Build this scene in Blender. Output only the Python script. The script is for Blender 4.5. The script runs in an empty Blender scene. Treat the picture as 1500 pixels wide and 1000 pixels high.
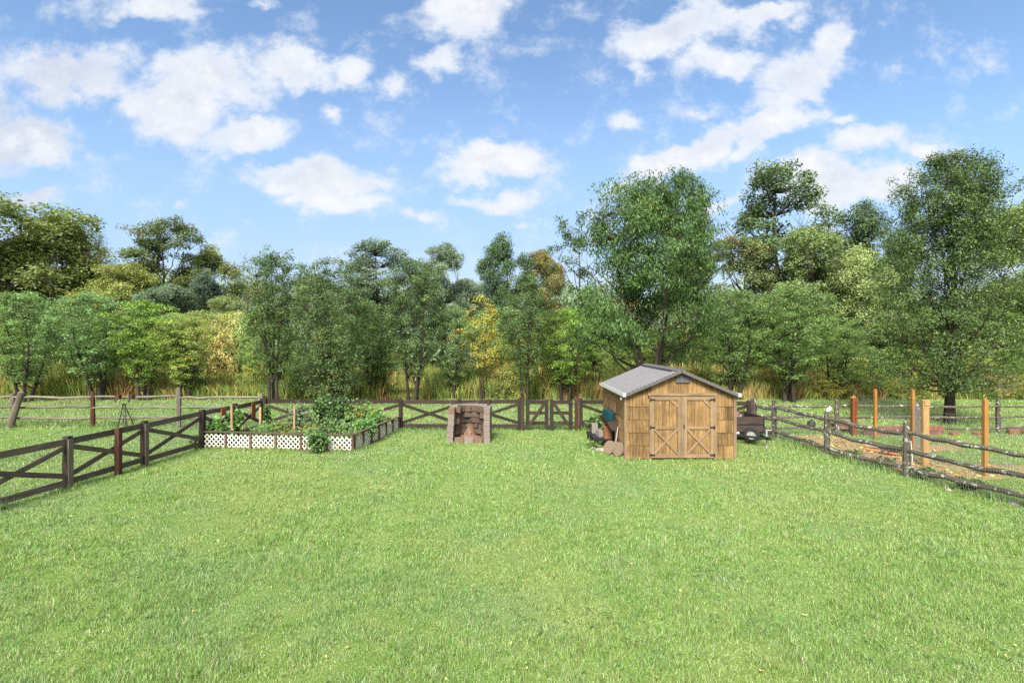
import bpy, math, random
import numpy as np
from mathutils import Vector, Matrix

S = bpy.context.scene
C = S.collection
R = math.radians
CAMH = 3.45
F = 750.0
rnd = random.Random(7)

# ---------------------------------------------------------------- measuring helpers (photo survey -> metres)
def ax(px, Y):                       # lateral position of a bearing at depth Y
    return (px - 750.0) / F * Y
def hz(py, Y):                       # height above ground of a sight line at depth Y
    return CAMH - (py - 500.0) / F * Y

# ---------------------------------------------------------------- object helpers
def tag(o, label=None, cat=None, group=None, kind=None):
    if label: o['label'] = label
    if cat: o['category'] = cat
    if group: o['group'] = group
    if kind: o['kind'] = kind
    return o

def thing(name, label, cat, loc=(0, 0, 0), group=None):
    o = bpy.data.objects.new(name, None)
    o.empty_display_size = 0.3
    C.objects.link(o)
    o.location = loc
    return tag(o, label, cat, group)

def np_mesh(name, verts, faces, mats, tone=None, extra=None, smooth=False, uv=None, mat_idx=None):
    """faces: list of (M,k) int arrays"""
    me = bpy.data.meshes.new(name)
    verts = np.asarray(verts, np.float32)
    me.vertices.add(len(verts))
    me.vertices.foreach_set('co', verts.ravel())
    loops = np.concatenate([f.ravel() for f in faces]).astype(np.int32)
    tot = np.concatenate([np.full(len(f), f.shape[1], np.int32) for f in faces])
    start = np.concatenate([[0], np.cumsum(tot)[:-1]]).astype(np.int32)
    me.loops.add(len(loops)); me.loops.foreach_set('vertex_index', loops)
    me.polygons.add(len(tot))
    me.polygons.foreach_set('loop_start', start)
    me.polygons.foreach_set('loop_total', tot)
    me.polygons.foreach_set('use_smooth', np.full(len(tot), bool(smooth)))
    for m in mats: me.materials.append(m)
    if mat_idx is not None:
        me.polygons.foreach_set('material_index', np.asarray(mat_idx, np.int32))
    if tone is not None:
        a = me.attributes.new('tone', 'FLOAT', 'POINT'); a.data.foreach_set('value', np.asarray(tone, np.float32))
    if extra is not None:
        a = me.attributes.new('turn', 'FLOAT', 'POINT'); a.data.foreach_set('value', np.asarray(extra, np.float32))
    if uv is not None:
        l = me.uv_layers.new(name='UVMap'); l.data.foreach_set('uv', np.asarray(uv, np.float32).ravel())
    me.update(calc_edges=True)
    return me

class MB:
    def __init__(self):
        self.v = []; self.f = []; self.uv = []; self.t = []; self.mi = []
        self.m = 0
    def _face(self, idx, uvs):
        self.f.append(idx); self.uv.extend(uvs); self.mi.append(self.m)
    def hexa(self, P, L=1.0, tone=None):
        """8 corners: 0-3 one end (ring), 4-7 other end; the length runs 0->4"""
        b = len(self.v); t = rnd.random() if tone is None else tone
        P = [Vector(p) for p in P]
        if (P[1] - P[0]).cross(P[4] - P[0]).dot(sum(P, Vector()) / 8 - P[0]) > 0:      # keep faces outward
            P = [P[i] for i in (3, 2, 1, 0, 7, 6, 5, 4)]
        self.v.extend([tuple(p) for p in P]); self.t.extend([t] * 8)
        o = rnd.random() * 20; w = rnd.random() * 20
        e = [(Vector(P[(k + 1) % 4]) - Vector(P[k])).length for k in range(4)]
        s = [0, e[0], e[0] + e[1], e[0] + e[1] + e[2], sum(e)]
        for k in range(4):
            k2 = (k + 1) % 4
            self._face((b + k, b + k2, b + 4 + k2, b + 4 + k),
                       [(o, w + s[k]), (o, w + s[k + 1]), (o + L, w + s[k + 1]), (o + L, w + s[k])])
        self._face((b + 3, b + 2, b + 1, b), [(o, w), (o, w + e[0]), (o + .02, w + e[0]), (o + .02, w)])
        self._face((b + 4, b + 5, b + 6, b + 7), [(o, w), (o, w + e[0]), (o + .02, w + e[0]), (o + .02, w)])
    def beam(self, p0, p1, w, h, up=(0, 0, 1), tone=None, w1=None, h1=None):
        """w across, h along up"""
        p0 = Vector(p0); p1 = Vector(p1); d = (p1 - p0); L = d.length; d.normalize()
        up = Vector(up)
        x = d.cross(up)
        if x.length < 1e-4: x = d.cross(Vector((0, 1, 0)))
        x.normalize(); u = x.cross(d).normalized()
        P = []
        for p, ww, hh in ((p0, w, h), (p1, w1 or w, h1 or h)):
            P += [p - x * ww / 2 - u * hh / 2, p - x * ww / 2 + u * hh / 2, p + x * ww / 2 + u * hh / 2, p + x * ww / 2 - u * hh / 2]
        self.hexa(P, L, tone)
    def box(self, c, s, rz=0, tone=None, rx=0, ry=0, along='x'):
        M = Matrix.Translation(c) @ Matrix.Rotation(rz, 4, 'Z') @ Matrix.Rotation(ry, 4, 'Y') @ Matrix.Rotation(rx, 4, 'X')
        a, b_, c_ = s[0] / 2, s[1] / 2, s[2] / 2
        if along == 'x':
            ring = lambda q: [(q, -b_, -c_), (q, -b_, c_), (q, b_, c_), (q, b_, -c_)]
            P = ring(-a) + ring(a); L = s[0]
        elif along == 'y':
            ring = lambda q: [(a, q, -c_), (a, q, c_), (-a, q, c_), (-a, q, -c_)][::1]
            P = ring(-b_) + ring(b_); L = s[1]
            P = [(-p[0], p[1], p[2]) for p in P][::1]
            P = P[3::-1] + P[7:3:-1]
        else:
            ring = lambda q: [(-a, -b_, q), (a, -b_, q), (a, b_, q), (-a, b_, q)]
            P = ring(-c_) + ring(c_); L = s[2]
            P = P[3::-1] + P[7:3:-1]
        self.hexa([M @ Vector(p) for p in P], L, tone)
    def tube(self, pts, rad, n=8, cap=True, tone=None, rough=0.0, flat=1.0):
        pts = [Vector(p) for p in pts]; b = len(self.v); t = rnd.random() if tone is None else tone
        if not hasattr(rad, '__len__'): rad = [rad] * len(pts)
        acc = 0; o = rnd.random() * 20
        ls = []
        ref = None
        for i, p in enumerate(pts):
            d = (pts[min(i + 1, len(pts) - 1)] - pts[max(i - 1, 0)]).normalized()
            if ref is None:
                ref = Vector((0, 0, 1)) if abs(d.z) < .9 else Vector((1, 0, 0))
            x = d.cross(ref).normalized(); y = x.cross(d).normalized(); ref = y
            if i: acc += (p - pts[i - 1]).length
            ls.append(acc)
            for k in range(n):
                a = 2 * math.pi * k / n
                r = rad[i] * (1 + rough * (rnd.random() - .5))
                self.v.append(tuple(p + x * (math.cos(a) * r) + y * (math.sin(a) * r * flat))); self.t.append(t)
        for i in range(len(pts) - 1):
            c = 2 * math.pi * max(rad)
            for k in range(n):
                k2 = (k + 1) % n
                self._face((b + i * n + k, b + i * n + k2, b + (i + 1) * n + k2, b + (i + 1) * n + k),
                           [(o + ls[i], c * k / n), (o + ls[i], c * (k + 1) / n), (o + ls[i + 1], c * (k + 1) / n), (o + ls[i + 1], c * k / n)])
        if cap:
            for base, rev in ((b, True), (b + (len(pts) - 1) * n, False)):
                idx = [base + k for k in range(n)]
                if rev: idx = idx[::-1]
                self._face(tuple(idx), [(o, .1 * k / n) for k in range(n)])
    def lathe(self, c, prof, n=18, tone=None, axis=None):
        """prof: [(r,z)...] around the axis through c"""
        b = len(self.v); t = rnd.random() if tone is None else tone
        M = Matrix.Translation(c)
        if axis is not None:
            M = M @ Vector((0, 0, 1)).rotation_difference(Vector(axis)).to_matrix().to_4x4()
        for r, z in prof:
            for k in range(n):
                a = 2 * math.pi * k / n
                self.v.append(tuple(M @ Vector((r * math.cos(a), r * math.sin(a), z)))); self.t.append(t)
        for i in range(len(prof) - 1):
            for k in range(n):
                k2 = (k + 1) % n
                self._face((b + i * n + k, b + i * n + k2, b + (i + 1) * n + k2, b + (i + 1) * n + k),
                           [(k / n, i * .1), ((k + 1) / n, i * .1), ((k + 1) / n, i * .1 + .1), (k / n, i * .1 + .1)])
    def build(self, name, mat, parent=None, label=None, smooth=False):
        v = np.array(self.v, np.float32).reshape(-1, 3)
        if parent is not None:
            o3 = Vector((0, 0, 0)); p = parent
            while p is not None:
                o3 += p.location; p = p.parent
            v = v - np.array(o3, np.float32)
        by = {}
        me = bpy.data.meshes.new(name)
        me.vertices.add(len(v)); me.vertices.foreach_set('co', v.ravel())
        loops = [i for f in self.f for i in f]
        tot = [len(f) for f in self.f]
        start = np.concatenate([[0], np.cumsum(tot)[:-1]]).astype(np.int32)
        me.loops.add(len(loops)); me.loops.foreach_set('vertex_index', np.array(loops, np.int32))
        me.polygons.add(len(tot))
        me.polygons.foreach_set('loop_start', start)
        me.polygons.foreach_set('loop_total', np.array(tot, np.int32))
        mats = mat if isinstance(mat, (list, tuple)) else [mat]
        for m in mats: me.materials.append(m)
        me.polygons.foreach_set('material_index', np.array(self.mi, np.int32))
        me.polygons.foreach_set('use_smooth', np.full(len(tot), bool(smooth)))
        a = me.attributes.new('tone', 'FLOAT', 'POINT'); a.data.foreach_set('value', np.array(self.t, np.float32))
        l = me.uv_layers.new(name='UVMap'); l.data.foreach_set('uv', np.array(self.uv, np.float32).ravel())
        me.update(calc_edges=True)
        o = bpy.data.objects.new(name, me); C.objects.link(o)
        if parent is not None: o.parent = parent
        if label: o['label'] = label
        return o

# ---------------------------------------------------------------- node helpers
class NT:
    def __init__(self, nt): self.nt = nt; self.N = nt.nodes; self.L = nt.links
    def n(self, typ, **kw):
        x = self.N.new(typ)
        for k, v in kw.items():
            if k == 'inp':
                for kk, vv in v.items():
                    s = x.inputs[kk]
                    if hasattr(vv, 'is_output') or isinstance(vv, bpy.types.NodeSocket): self.L.new(vv, s)
                    else: s.default_value = vv
            else: setattr(x, k, v)
        return x
    def math(self, op, a, b=None, c=None, clamp=False):
        x = self.N.new('ShaderNodeMath'); x.operation = op; x.use_clamp = clamp
        for i, q in enumerate((a, b, c)):
            if q is None: continue
            if isinstance(q, bpy.types.NodeSocket): self.L.new(q, x.inputs[i])
            else: x.inputs[i].default_value = q
        return x.outputs[0]
    def mix(self, f, a, b, blend='MIX'):
        x = self.N.new('ShaderNodeMix'); x.data_type = 'RGBA'; x.blend_type = blend
        for s, q in ((x.inputs[0], f), (x.inputs[6], a), (x.inputs[7], b)):
            if isinstance(q, bpy.types.NodeSocket): self.L.new(q, s)
            elif isinstance(q, (int, float)): s.default_value = q
            else: s.default_value = (*q, 1)[:4]
        return x.outputs[2]
    def noise(self, vec, scale, detail=4, rough=.55, dist=0.0):
        x = self.n('ShaderNodeTexNoise', inp={'Scale': scale, 'Detail': detail, 'Roughness': rough, 'Distortion': dist})
        if vec is not None: self.L.new(vec, x.inputs['Vector'])
        return x.outputs['Fac']
    def ramp(self, f, lo, hi, a=0., b=1.):
        x = self.n('ShaderNodeMapRange', inp={1: lo, 2: hi, 3: a, 4: b}); x.clamp = True
        x.interpolation_type = 'SMOOTHSTEP'
        self.L.new(f, x.inputs[0]); return x.outputs[0]
    def scale(self, vec, s, loc=(0, 0, 0)):
        x = self.n('ShaderNodeMapping', inp={'Scale': s, 'Location': loc}); self.L.new(vec, x.inputs['Vector']); return x.outputs[0]

def new_mat(name):
    m = bpy.data.materials.new(name); m.use_nodes = True
    m.node_tree.nodes.clear()
    t = NT(m.node_tree)
    out = t.n('ShaderNodeOutputMaterial')
    return m, t, out

def wood(name, col, dark, grain=1.0, lichen=None, lich_amt=0.0, moss=None, moss_amt=0.0, rough=.85, streak=26, var=.5, spec=.25, blotch=.7):
    m, t, out = new_mat(name)
    uv = t.n('ShaderNodeUVMap', uv_map='UVMap').outputs[0]
    geo = t.n('ShaderNodeNewGeometry').outputs['Position']
    tone = t.n('ShaderNodeAttribute', attribute_name='tone').outputs['Fac']
    g = t.noise(t.scale(uv, (1.6, streak, 1)), 1.0, 5, .6, .3)
    g2 = t.noise(t.scale(uv, (.7, streak * 3, 1)), 1.0, 3, .6)
    blot = t.noise(geo, 3.5, 4, .6)
    f = t.math('MULTIPLY_ADD', t.math('SUBTRACT', g, .5), 1.7 * grain, .5, clamp=True)
    c = t.mix(f, dark, col)
    c = t.mix(t.ramp(g2, .56, .7, 0, .55 * grain), c, tuple(x * .45 for x in dark))
    v = t.math('MULTIPLY_ADD', tone, var, 1 - var / 2)
    v2 = t.math('MULTIPLY_ADD', blot, blotch, 1 - blotch / 2)
    vv = t.math('MULTIPLY', v, v2)
    cm = t.n('ShaderNodeVectorMath', operation='SCALE'); t.L.new(c, cm.inputs[0]); t.L.new(vv, cm.inputs['Scale'])
    c = cm.outputs[0]
    if moss is not None:
        c = t.mix(t.ramp(t.noise(geo, 5.5, 5, .65), .62 - moss_amt, .75 - moss_amt, 0, .75), c, moss)
    if lichen is not None:
        c = t.mix(t.ramp(t.noise(geo, 8, 5, .65), .68 - lich_amt, .71 - lich_amt, 0, .85), c, lichen)
    bs = t.n('ShaderNodeBsdfPrincipled', inp={'Base Color': c, 'Roughness': rough})
    bs.inputs['Specular IOR Level'].default_value = spec
    bp = t.n('ShaderNodeBump', inp={'Strength': .5, 'Distance': .008, 'Height': g})
    t.L.new(bp.outputs[0], bs.inputs['Normal'])
    t.L.new(bs.outputs[0], out.inputs[0])
    return m

def plain(name, col, rough=.6, var=.25, nscale=8, metal=0, spec=.4, tonevar=0.0, bump=.2, dirt=None, dirt_amt=.4):
    m, t, out = new_mat(name)
    geo = t.n('ShaderNodeNewGeometry').outputs['Position']
    n = t.noise(geo, nscale, 5, .6)
    tone = t.n('ShaderNodeAttribute', attribute_name='tone').outputs['Fac']
    k = t.math('ADD', t.math('MULTIPLY_ADD', n, 2 * var, 1 - var), t.math('MULTIPLY_ADD', tone, tonevar, -tonevar / 2))
    cm = t.n('ShaderNodeVectorMath', operation='SCALE'); cm.inputs[0].default_value = col; t.L.new(k, cm.inputs['Scale'])
    c = cm.outputs[0]
    if dirt is not None:
        c = t.mix(t.ramp(t.noise(geo, nscale * .6, 5, .65), .45, .7, 0, dirt_amt), c, dirt)
    bs = t.n('ShaderNodeBsdfPrincipled', inp={'Base Color': c, 'Roughness': rough, 'Metallic': metal})
    bs.inputs['Specular IOR Level'].default_value = spec
    if bump:
        bp = t.n('ShaderNodeBump', inp={'Strength': bump, 'Distance': .01, 'Height': t.noise(geo, nscale * 6, 4, .6)})
        t.L.new(bp.outputs[0], bs.inputs['Normal'])
    t.L.new(bs.outputs[0], out.inputs[0])
    return m

def two_tone(name, a, b, rough=.85, nscale=20, bump=.4):
    """per-piece colour: tone attribute blends a..b"""
    m, t, out = new_mat(name)
    geo = t.n('ShaderNodeNewGeometry').outputs['Position']
    tone = t.n('ShaderNodeAttribute', attribute_name='tone').outputs['Fac']
    c = t.mix(tone, a, b)
    n = t.noise(geo, nscale, 5, .65)
    k = t.math('MULTIPLY_ADD', n, .8, .6)
    cm = t.n('ShaderNodeVectorMath', operation='SCALE'); t.L.new(c, cm.inputs[0]); t.L.new(k, cm.inputs['Scale'])
    bs = t.n('ShaderNodeBsdfPrincipled', inp={'Base Color': cm.outputs[0], 'Roughness': rough})
    bs.inputs['Specular IOR Level'].default_value = .25
    bp = t.n('ShaderNodeBump', inp={'Strength': bump, 'Distance': .012, 'Height': n})
    t.L.new(bp.outputs[0], bs.inputs['Normal'])
    t.L.new(bs.outputs[0], out.inputs[0])
    return m

M = {}
M['fence'] = wood('dark_fence_wood', (.050, .037, .027), (.014, .010, .008), moss=(.085, .095, .05), moss_amt=.02, var=.6)
M['fence_left'] = wood('brightened_grey_fence_board', (.135, .112, .085), (.042, .034, .026), moss=(.10, .11, .06), moss_amt=.03, var=.6)  # weathered grey, painted lighter to make up for sunlight missing on this side
M['fence_grey'] = wood('weathered_face_board', (.165, .14, .105), (.06, .05, .036), moss=(.10, .11, .06), moss_amt=.06)
M['redpost'] = wood('red_brown_post', (.105, .044, .026), (.034, .016, .011))
M['rust_board'] = wood('rust_stained_board', (.27, .085, .03), (.13, .04, .015), grain=.6)
M['rail'] = wood('split_rail_wood', (.130, .110, .076), (.030, .025, .018), lichen=(.40, .42, .35), lich_amt=.10, moss=(.055, .065, .03), moss_amt=.08, streak=16)
M['rail_left'] = wood('weathered_rail_wood', (.20, .175, .135), (.065, .055, .042), moss=(.075, .08, .045), moss_amt=.04, streak=16)
M['cedar'] = wood('orange_cedar_post', (.33, .160, .045), (.20, .085, .022), grain=.7, var=.2)
M['pine'] = wood('pale_pine_post', (.38, .255, .11), (.25, .15, .055), grain=.6, var=.2)
M['deeppost'] = wood('red_stained_post', (.20, .062, .018), (.065, .020, .008), grain=.9)
M['stake'] = wood('pale_stake', (.40, .27, .135), (.25, .155, .07), grain=.6)
M['shed'] = wood('honey_shed_siding', (.275, .170, .070), (.092, .053, .021), grain=1.35, streak=30, var=.8, blotch=1.3, moss=(.27, .155, .06), moss_amt=.03)
M['shedtrim'] = wood('weathered_shed_trim', (.285, .200, .118), (.13, .085, .045), grain=.9, var=.3)
M['cap'] = wood('brown_cap_rail', (.125, .083, .060), (.05, .033, .025))
M['trailerwood'] = wood('trailer_board', (.066, .047, .039), (.022, .016, .013))
M['plank'] = wood('orange_plank', (.50, .20, .07), (.30, .11, .04))
M['log'] = wood('firewood', (.33, .26, .19), (.10, .07, .05))
M['boards'] = wood('grey_board', (.34, .30, .25), (.16, .13, .11))
M['wire'] = plain('galvanised_wire', (.20, .20, .19), rough=.5, metal=.3, bump=0)
M['lattice'] = plain('white_lattice_plastic', (.56, .55, .51), rough=.5, var=.12, nscale=5, bump=0, dirt=(.34, .29, .18), dirt_amt=.7)
M['block'] = two_tone('concrete_block', (.185, .160, .140), (.145, .092, .062))
M['soot'] = two_tone('sooty_block', (.135, .092, .064), (.050, .036, .028))
M['concrete'] = plain('grey_concrete', (.19, .165, .145), rough=.9, nscale=14)
M['ash'] = two_tone('pale_ash', (.23, .185, .145), (.155, .070, .036))
M['black'] = plain('black_plastic', (.012, .012, .013), rough=.45, bump=.1)
M['darkmetal'] = plain('dark_metal', (.035, .033, .032), rough=.5, metal=.4)
M['rubber'] = plain('rubber', (.02, .02, .021), rough=.75)
M['white'] = plain('white_paint', (.52, .51, .49), rough=.45, var=.08, bump=.05)
M['rim'] = plain('pale_rim', (.30, .30, .28), rough=.4, var=.2)
M['teal'] = plain('teal_plastic', (.006, .046, .054), rough=.4, bump=.05)
M['terracotta'] = plain('terracotta', (.24, .105, .045), rough=.85)
M['trough'] = plain('dark_coir_trough', (.042, .028, .022), rough=.9, nscale=20)
M['disc'] = plain('tan_stepping_stone', (.165, .118, .078), rough=.9, nscale=18)
M['brick'] = two_tone('dark_red_brick', (.20, .075, .055), (.125, .06, .055))
M['redbrick'] = two_tone('red_brick', (.22, .085, .055), (.18, .075, .048))
M['shingle'] = two_tone('grey_roof_shingle', (.155, .151, .155), (.170, .165, .168), rough=.9, nscale=40)
M['trimgrey'] = plain('grey_edge_metal', (.085, .08, .078), rough=.6, var=.15)
M['glass'] = plain('dark_vent_pane', (.085, .08, .095), rough=.5, var=.2, bump=0)
M['stone'] = plain('pale_field_stone', (.26, .23, .18), rough=.9, nscale=9)
M['bark'] = wood('tree_bark', (.062, .048, .035), (.018, .014, .011), moss=(.10, .11, .07), moss_amt=.0, streak=14)
M['bark_pale'] = wood('pale_tree_bark', (.24, .21, .17), (.10, .085, .07), streak=14)

# foliage: the object's colour is the species' leaf colour (paled for haze on far trees), its alpha the share of turned leaves
def foliage(name, autumn=(.50, .27, .03), transl=.28, gloss=.34, rough=.42):
    m, t, out = new_mat(name)
    oi = t.n('ShaderNodeObjectInfo')
    tone = t.n('ShaderNodeAttribute', attribute_name='tone').outputs['Fac']
    turn = t.n('ShaderNodeAttribute', attribute_name='turn').outputs['Fac']
    k = t.math('MULTIPLY_ADD', t.math('POWER', tone, 1.35), 1.95, .52)
    cm = t.n('ShaderNodeVectorMath', operation='SCALE'); t.L.new(oi.outputs['Color'], cm.inputs[0]); t.L.new(k, cm.inputs['Scale'])
    c = cm.outputs[0]
    c = t.mix(t.math('MULTIPLY', t.math('GREATER_THAN', tone, .86), .35), c, (.20, .26, .05))
    at = t.mix(tone, autumn, (.42, .40, .05))
    c = t.mix(t.math('MULTIPLY', t.math('LESS_THAN', turn, oi.outputs['Alpha']), .85), c, at)
    bs = t.n('ShaderNodeBsdfPrincipled', inp={'Base Color': c, 'Roughness': rough})
    bs.inputs['Specular IOR Level'].default_value = gloss
    tr = t.n('ShaderNodeBsdfTranslucent')
    cb = t.mix(1.0, c, (1.25, 1.3, .55), 'MULTIPLY'); t.L.new(cb, tr.inputs[0])
    ms = t.n('ShaderNodeMixShader', inp={0: transl}); t.L.new(bs.outputs[0], ms.inputs[1]); t.L.new(tr.outputs[0], ms.inputs[2])
    t.L.new(ms.outputs[0], out.inputs[0])
    return m
M['leaf'] = foliage('leaves')
SKY_TINT = (1.06, 1.15, 1.17)
SUN_E = 2.9
HAZE = 0
# ================================================================= WORLD: sky with clouds
EXPO = 1.75
SUN_EL, SUN_AZ = R(44), R(196)         # azimuth clockwise from the view axis (+Y): behind the camera
W = bpy.data.worlds.new('World'); S.world = W; W.use_nodes = True
W.node_tree.nodes.clear()
t = NT(W.node_tree)
wo = t.n('ShaderNodeOutputWorld')
sky = t.n('ShaderNodeTexSky')
sky.sky_type = 'NISHITA'; sky.sun_disc = False
sky.sun_elevation = SUN_EL; sky.sun_rotation = SUN_AZ
sky.air_density = 1.0; sky.dust_density = 0.6; sky.ozone_density = 2.0
tc = t.n('ShaderNodeTexCoord').outputs['Generated']
sep = t.n('ShaderNodeSeparateXYZ'); t.L.new(tc, sep.inputs[0])
dy = t.math('MAXIMUM', t.math('ABSOLUTE', sep.outputs[1]), .12)
u = t.math('DIVIDE', sep.outputs[0], dy); v = t.math('DIVIDE', sep.outputs[2], dy)
uv0 = t.n('ShaderNodeCombineXYZ', inp={0: u, 1: v, 2: 0.0}).outputs[0]
def fb(vec, sc, det, ro, off=(0, 0, 0), st=(1, 1.25, 1)):
    return t.n('ShaderNodeTexNoise', inp={'Vector': t.scale(vec, st, off), 'Scale': sc, 'Detail': det, 'Roughness': ro})
wn = fb(uv0, 5.0, 5, .6)
w1 = t.n('ShaderNodeVectorMath', operation='SUBTRACT'); t.L.new(wn.outputs['Color'], w1.inputs[0]); w1.inputs[1].default_value = (.5, .5, .5)
w2 = t.n('ShaderNodeVectorMath', operation='SCALE', inp={'Scale': .17}); t.L.new(w1.outputs[0], w2.inputs[0])
w3 = t.n('ShaderNodeVectorMath', operation='ADD'); t.L.new(uv0, w3.inputs[0]); t.L.new(w2.outputs[0], w3.inputs[1])
uvw = t.n('ShaderNodeVectorMath', operation='MULTIPLY', inp={1: (1, 1, 0)}); t.L.new(w3.outputs[0], uvw.inputs[0])
uvw = uvw.outputs[0]
# cumulus banks: bearing/elevation (survey px), half sizes, tilt, strength
CL = [(110, 92, 120, 52, 0, 1.05), (75, 130, 60, 25, 0, .7), (300, 112, 120, 48, .0, 1), (255, 160, 90, 52, 0, 1.05), (440, 88, 105, 32, .18, .9), (520, 100, 45, 22, .2, .7),
      (360, 188, 95, 32, 0, .95), (35, 200, 105, 48, 0, 1.1), (50, 285, 80, 22, 0, .8), (-20, 150, 80, 60, 0, .8), (215, 5, 105, 24, 0, .9), (690, 22, 85, 52, 0, 1), (640, 75, 52, 24, -.3, .8),
      (465, 258, 115, 36, .08, 1.05), (490, 300, 75, 22, 0, .9), (400, 240, 42, 20, 0, .7), (582, 125, 26, 32, 0, .7), (487, 158, 36, 22, .5, .65),
      (712, 248, 100, 28, -.1, 1.05), (722, 293, 88, 20, 0, .9), (610, 318, 45, 15, 0, .65), (775, 322, 30, 9, 0, .6), (270, 293, 20, 11, 0, .5),
      (995, 36, 130, 40, -.28, 1.05), (1090, 8, 110, 22, 0, .85), (945, 95, 32, 16, .3, .6), (1048, 90, 60, 36, -.2, .95), (1165, 95, 85, 52, -.35, 1), (1215, 62, 50, 48, -.4, .95), (1130, 150, 50, 32, 0, .8),
      (1000, 222, 125, 26, -.36, 1.05), (1115, 188, 110, 26, -.15, .95), (912, 268, 58, 18, -.35, .8), (918, 170, 40, 22, -.2, .8), (1260, 213, 65, 26, -.35, .95), (1350, 215, 62, 17, 0, .75),
      (1237, 177, 34, 12, 0, .7), (1085, 217, 42, 17, -.5, .75), (1200, 272, 120, 42, 0, 1.1), (1300, 272, 90, 34, 0, 1), (1060, 298, 60, 22, -.2, .8), (1040, 165, 50, 18, 0, .5), (20, 20, 70, 22, 0, .4), (380, 4, 40, 12, 0, .5)]
fld = None
for (cx, cy, rx, ry, rot, st) in CL:
    mp = t.n('ShaderNodeMapping'); mp.vector_type = 'TEXTURE'
    t.L.new(uvw, mp.inputs['Vector'])
    mp.inputs['Location'].default_value = ((cx - 750) / F, (500 - cy) / F, 0)
    mp.inputs['Rotation'].default_value = (0, 0, -rot)
    mp.inputs['Scale'].default_value = (rx * 1.2 / F, ry * 1.2 / F, 1)
    gr = t.n('ShaderNodeTexGradient', gradient_type='SPHERICAL'); t.L.new(mp.outputs[0], gr.inputs[0])
    q = t.math('MULTIPLY', gr.outputs['Fac'], st)
    if fld is None: fld = q
    else:
        fld = t.math('SMOOTH_MAX', fld, q, .12)
nA = fb(uv0, 9.0, 10, .66, (3.1, 1.7, 0)).outputs['Fac']
nB = fb(uv0, 9.0, 10, .62, (3.1, 1.7 - .055, 0)).outputs['Fac']
dens = t.math('ADD', fld, t.math('MULTIPLY_ADD', nA, 1.7, -.85))
cov = t.ramp(dens, .06, .60)
thick = t.ramp(dens, .30, .95)
lit = t.math('MULTIPLY_ADD', t.math('SUBTRACT', nA, nB), 2.8, .60, clamp=True)
low = 1.0
lowm = t.ramp(u, -.55, -1.05, 0, .75)                   # the banks to the west are greyer
cb = t.mix(lit, (.74, .80, .91), (1.03, 1.04, 1.06))
cb = t.mix(thick, (.90, .96, 1.06), cb)
cb = t.mix(t.math('MULTIPLY', lowm, t.math('MULTIPLY_ADD', lit, -.7, 1.0)), cb, (.55, .64, .84))
cs = t.n('ShaderNodeVectorMath', operation='SCALE', inp={'Scale': 1.0}); t.L.new(cb, cs.inputs[0])
CLOUD = t.n('ShaderNodeVectorMath', operation='SCALE', inp={'Scale': 4.7}); t.L.new(cs.outputs[0], CLOUD.inputs[0])
skc = t.mix(1.0, sky.outputs[0], SKY_TINT, 'MULTIPLY')
skc = t.mix(t.ramp(v, 0, .60, .95, 0), skc, t.mix(t.ramp(v, .02, .26), (3.3, 3.9, 4.6), (2.3, 3.2, 4.65)))
fin = t.mix(t.math('MULTIPLY', cov, .96), skc, CLOUD.outputs[0])
back = t.math('MAXIMUM', t.ramp(sep.outputs[1], .15, -.35), t.ramp(sep.outputs[2], .72, .95))      # unseen bright broken overcast, added overhead and behind the house as fill light
ov = t.n('ShaderNodeVectorMath', operation='SCALE'); ov.inputs[0].default_value = (8.0, 8.1, 8.4); t.L.new(t.math('MULTIPLY_ADD', fb(tc, 2.2, 4, .6, (5, 2, 1)).outputs['Fac'], 1.1, .45), ov.inputs['Scale'])
fin = t.mix(back, fin, ov.outputs[0])
bg = t.n('ShaderNodeBackground', inp={'Strength': .060}); t.L.new(fin, bg.inputs[0])
t.L.new(bg.outputs[0], wo.inputs[0])
W.cycles.sampling_method = 'MANUAL'; W.cycles.sample_map_resolution = 512

sl = bpy.data.lights.new('sun', 'SUN'); sl.energy = SUN_E; sl.angle = R(20); sl.color = (1, .955, .88)
so = bpy.data.objects.new('sun', sl); C.objects.link(so)
sd = Vector((math.sin(SUN_AZ) * math.cos(SUN_EL), math.cos(SUN_AZ) * math.cos(SUN_EL), math.sin(SUN_EL)))
so.rotation_euler = (-sd).to_track_quat('-Z', 'Y').to_euler()
so.location = sd * 60

S.view_settings.view_transform = 'Standard'; S.view_settings.look = 'None'
S.view_settings.exposure = EXPO; S.view_settings.gamma = 1; S.view_settings.use_curve_mapping = False
S.cycles.max_bounces = 6; S.cycles.diffuse_bounces = 3; S.cycles.transmission_bounces = 4; S.cycles.glossy_bounces = 2
S.cycles.use_denoising = False
S.cycles.caustics_reflective = False; S.cycles.caustics_refractive = False

cam = bpy.data.cameras.new('camera'); cam.lens = 18; cam.sensor_width = 36; cam.clip_end = 3000; cam.clip_start = .1
co = bpy.data.objects.new('camera', cam); C.objects.link(co); co.location = (0, 0, CAMH); co.rotation_euler = (R(90), 0, 0)
S.camera = co

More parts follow.
